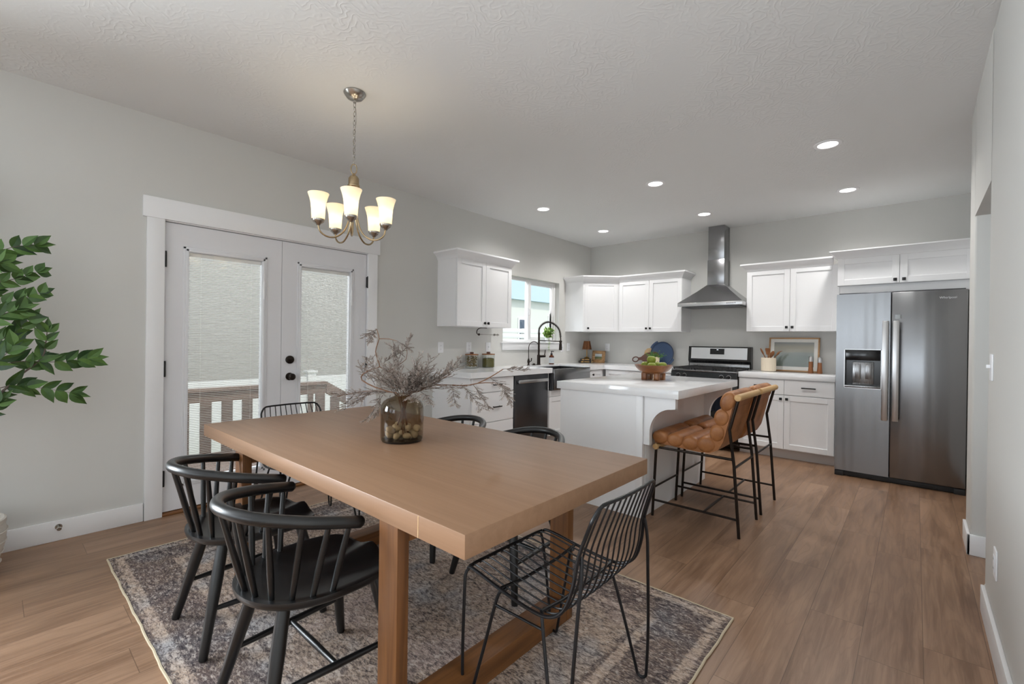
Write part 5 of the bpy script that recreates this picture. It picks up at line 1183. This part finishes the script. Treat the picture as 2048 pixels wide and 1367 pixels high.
mb = MB(); NP = 64; prof = [(0, .002), (.068, .002), (.076, .008), (.078, .155), (.075, .160), (.071, .158), (.070, .012), (0, .010)]; rings = []
for r, z in prof:
    if r == 0: rings.append([mb.bm.verts.new((KX, KY, ZC+z))])
    else: rings.append([mb.bm.verts.new((KX+(r+(.0016 if (k % 2 and .005 < z < .156 and r > .074) else 0))*cos(2*pi*k/NP), KY+(r+(.0016 if (k % 2 and .005 < z < .156 and r > .074) else 0))*sin(2*pi*k/NP), ZC+z)) for k in range(NP)])
for A, B in zip(rings, rings[1:]):
    for k in range(NP):
        q = [A[k % len(A)], A[(k+1) % NP % len(A)], B[(k+1) % NP % len(B)], B[k % len(B)]]; u = []; [u.append(v) for v in q if v not in u]; mb.bm.faces.new(u)
obj('crock_body', mb, 'cream', t, smooth=20)
def utensil(label, top, kind, base=(0, 0)):
    b = Vector((KX+base[0], KY+base[1], ZC+.02)); tp = Vector((KX+top[0], KY+top[1], ZC+top[2])); d = (tp-b).normalized()
    t = thing('wooden_utensil', label, 'utensil', b, 'wooden utensils in the crock')
    obj('shaft', MB().tube([b, tp], [.0045, .0055], 8), 'utwood', t)
    Mx = Matrix.Translation(tp) @ d.to_track_quat('Z', 'Y').to_matrix().to_4x4()
    mb = MB()
    if kind == 'spoon': mb.ball((0, 0, .030), .037, (.8, .28, 1.15), 16, 10, M=Mx)
    elif kind == 'spat': mb.prism([(-.016, -.01), (.016, -.01), (.026, .05), (.022, .068), (-.022, .068), (-.026, .05)], -.003, .003, lambda u, v, w: Mx @ Vector((u, w, v)))
    else:
        mb.ball((0, 0, .02), .036, (.9, .3, .8), 14, 8, M=Mx)
        for k in range(5): mb.tube([(-.02+.01*k, 0, .025), (-.024+.012*k, -.006, .055), (-.026+.013*k, -.016, .068)], .0032, 6, M=Mx)
    obj('head', mb, 'utwood', t)
utensil('wooden spoon with a broad bowl leaning left in the crock', (-.055, -.01, .205), 'spoon', (.03, 0))
utensil('flat wooden spatula standing upright in the crock', (-.012, .015, .205), 'spat', (.01, -.02))
utensil('thin wooden spoon at the right of the upright spatula', (.03, -.02, .175), 'spoon', (-.03, .02))
utensil('wooden slotted pasta fork leaning right in the crock', (.085, .0, .195), 'fork', (-.035, -.01))
def mill(x, y, label, hgt):
    t = thing('pepper_mill', label, 'mill', (x, y, ZC), None)
    obj('body', MB().lathe([(0, 0), (.026, 0), (.027, .004), (.022, .06), (.0205, .12*hgt), (0, .12*hgt)], (x, y, ZC), 24), 'millwood', t)
    z = .12*hgt; obj('grinder_top', MB().lathe([(0, z), (.0205, z), (.0215, z+.004), (.0205, z+.010), (.0215, z+.016), (.0215, z+.05), (.018, z+.056), (.006, z+.058), (.005, z+.066), (0, z+.067)], (x, y, ZC), 24), 'handle', t)
mill(3.015, 3.735, 'taller wood and steel mill standing in front of the framed print', 1.08)
mill(3.098, 3.745, 'shorter wood and steel mill at the right, nearest the refrigerator', 1.0)
# kitchen mat corner seen beyond the table
one('kitchen_mat', MB().box(.72, 1.30, 2.1, 2.95, 0, .008, .003), 'towelgrey', 'grey kitchen floor mat in front of the sink cabinet', 'mat')
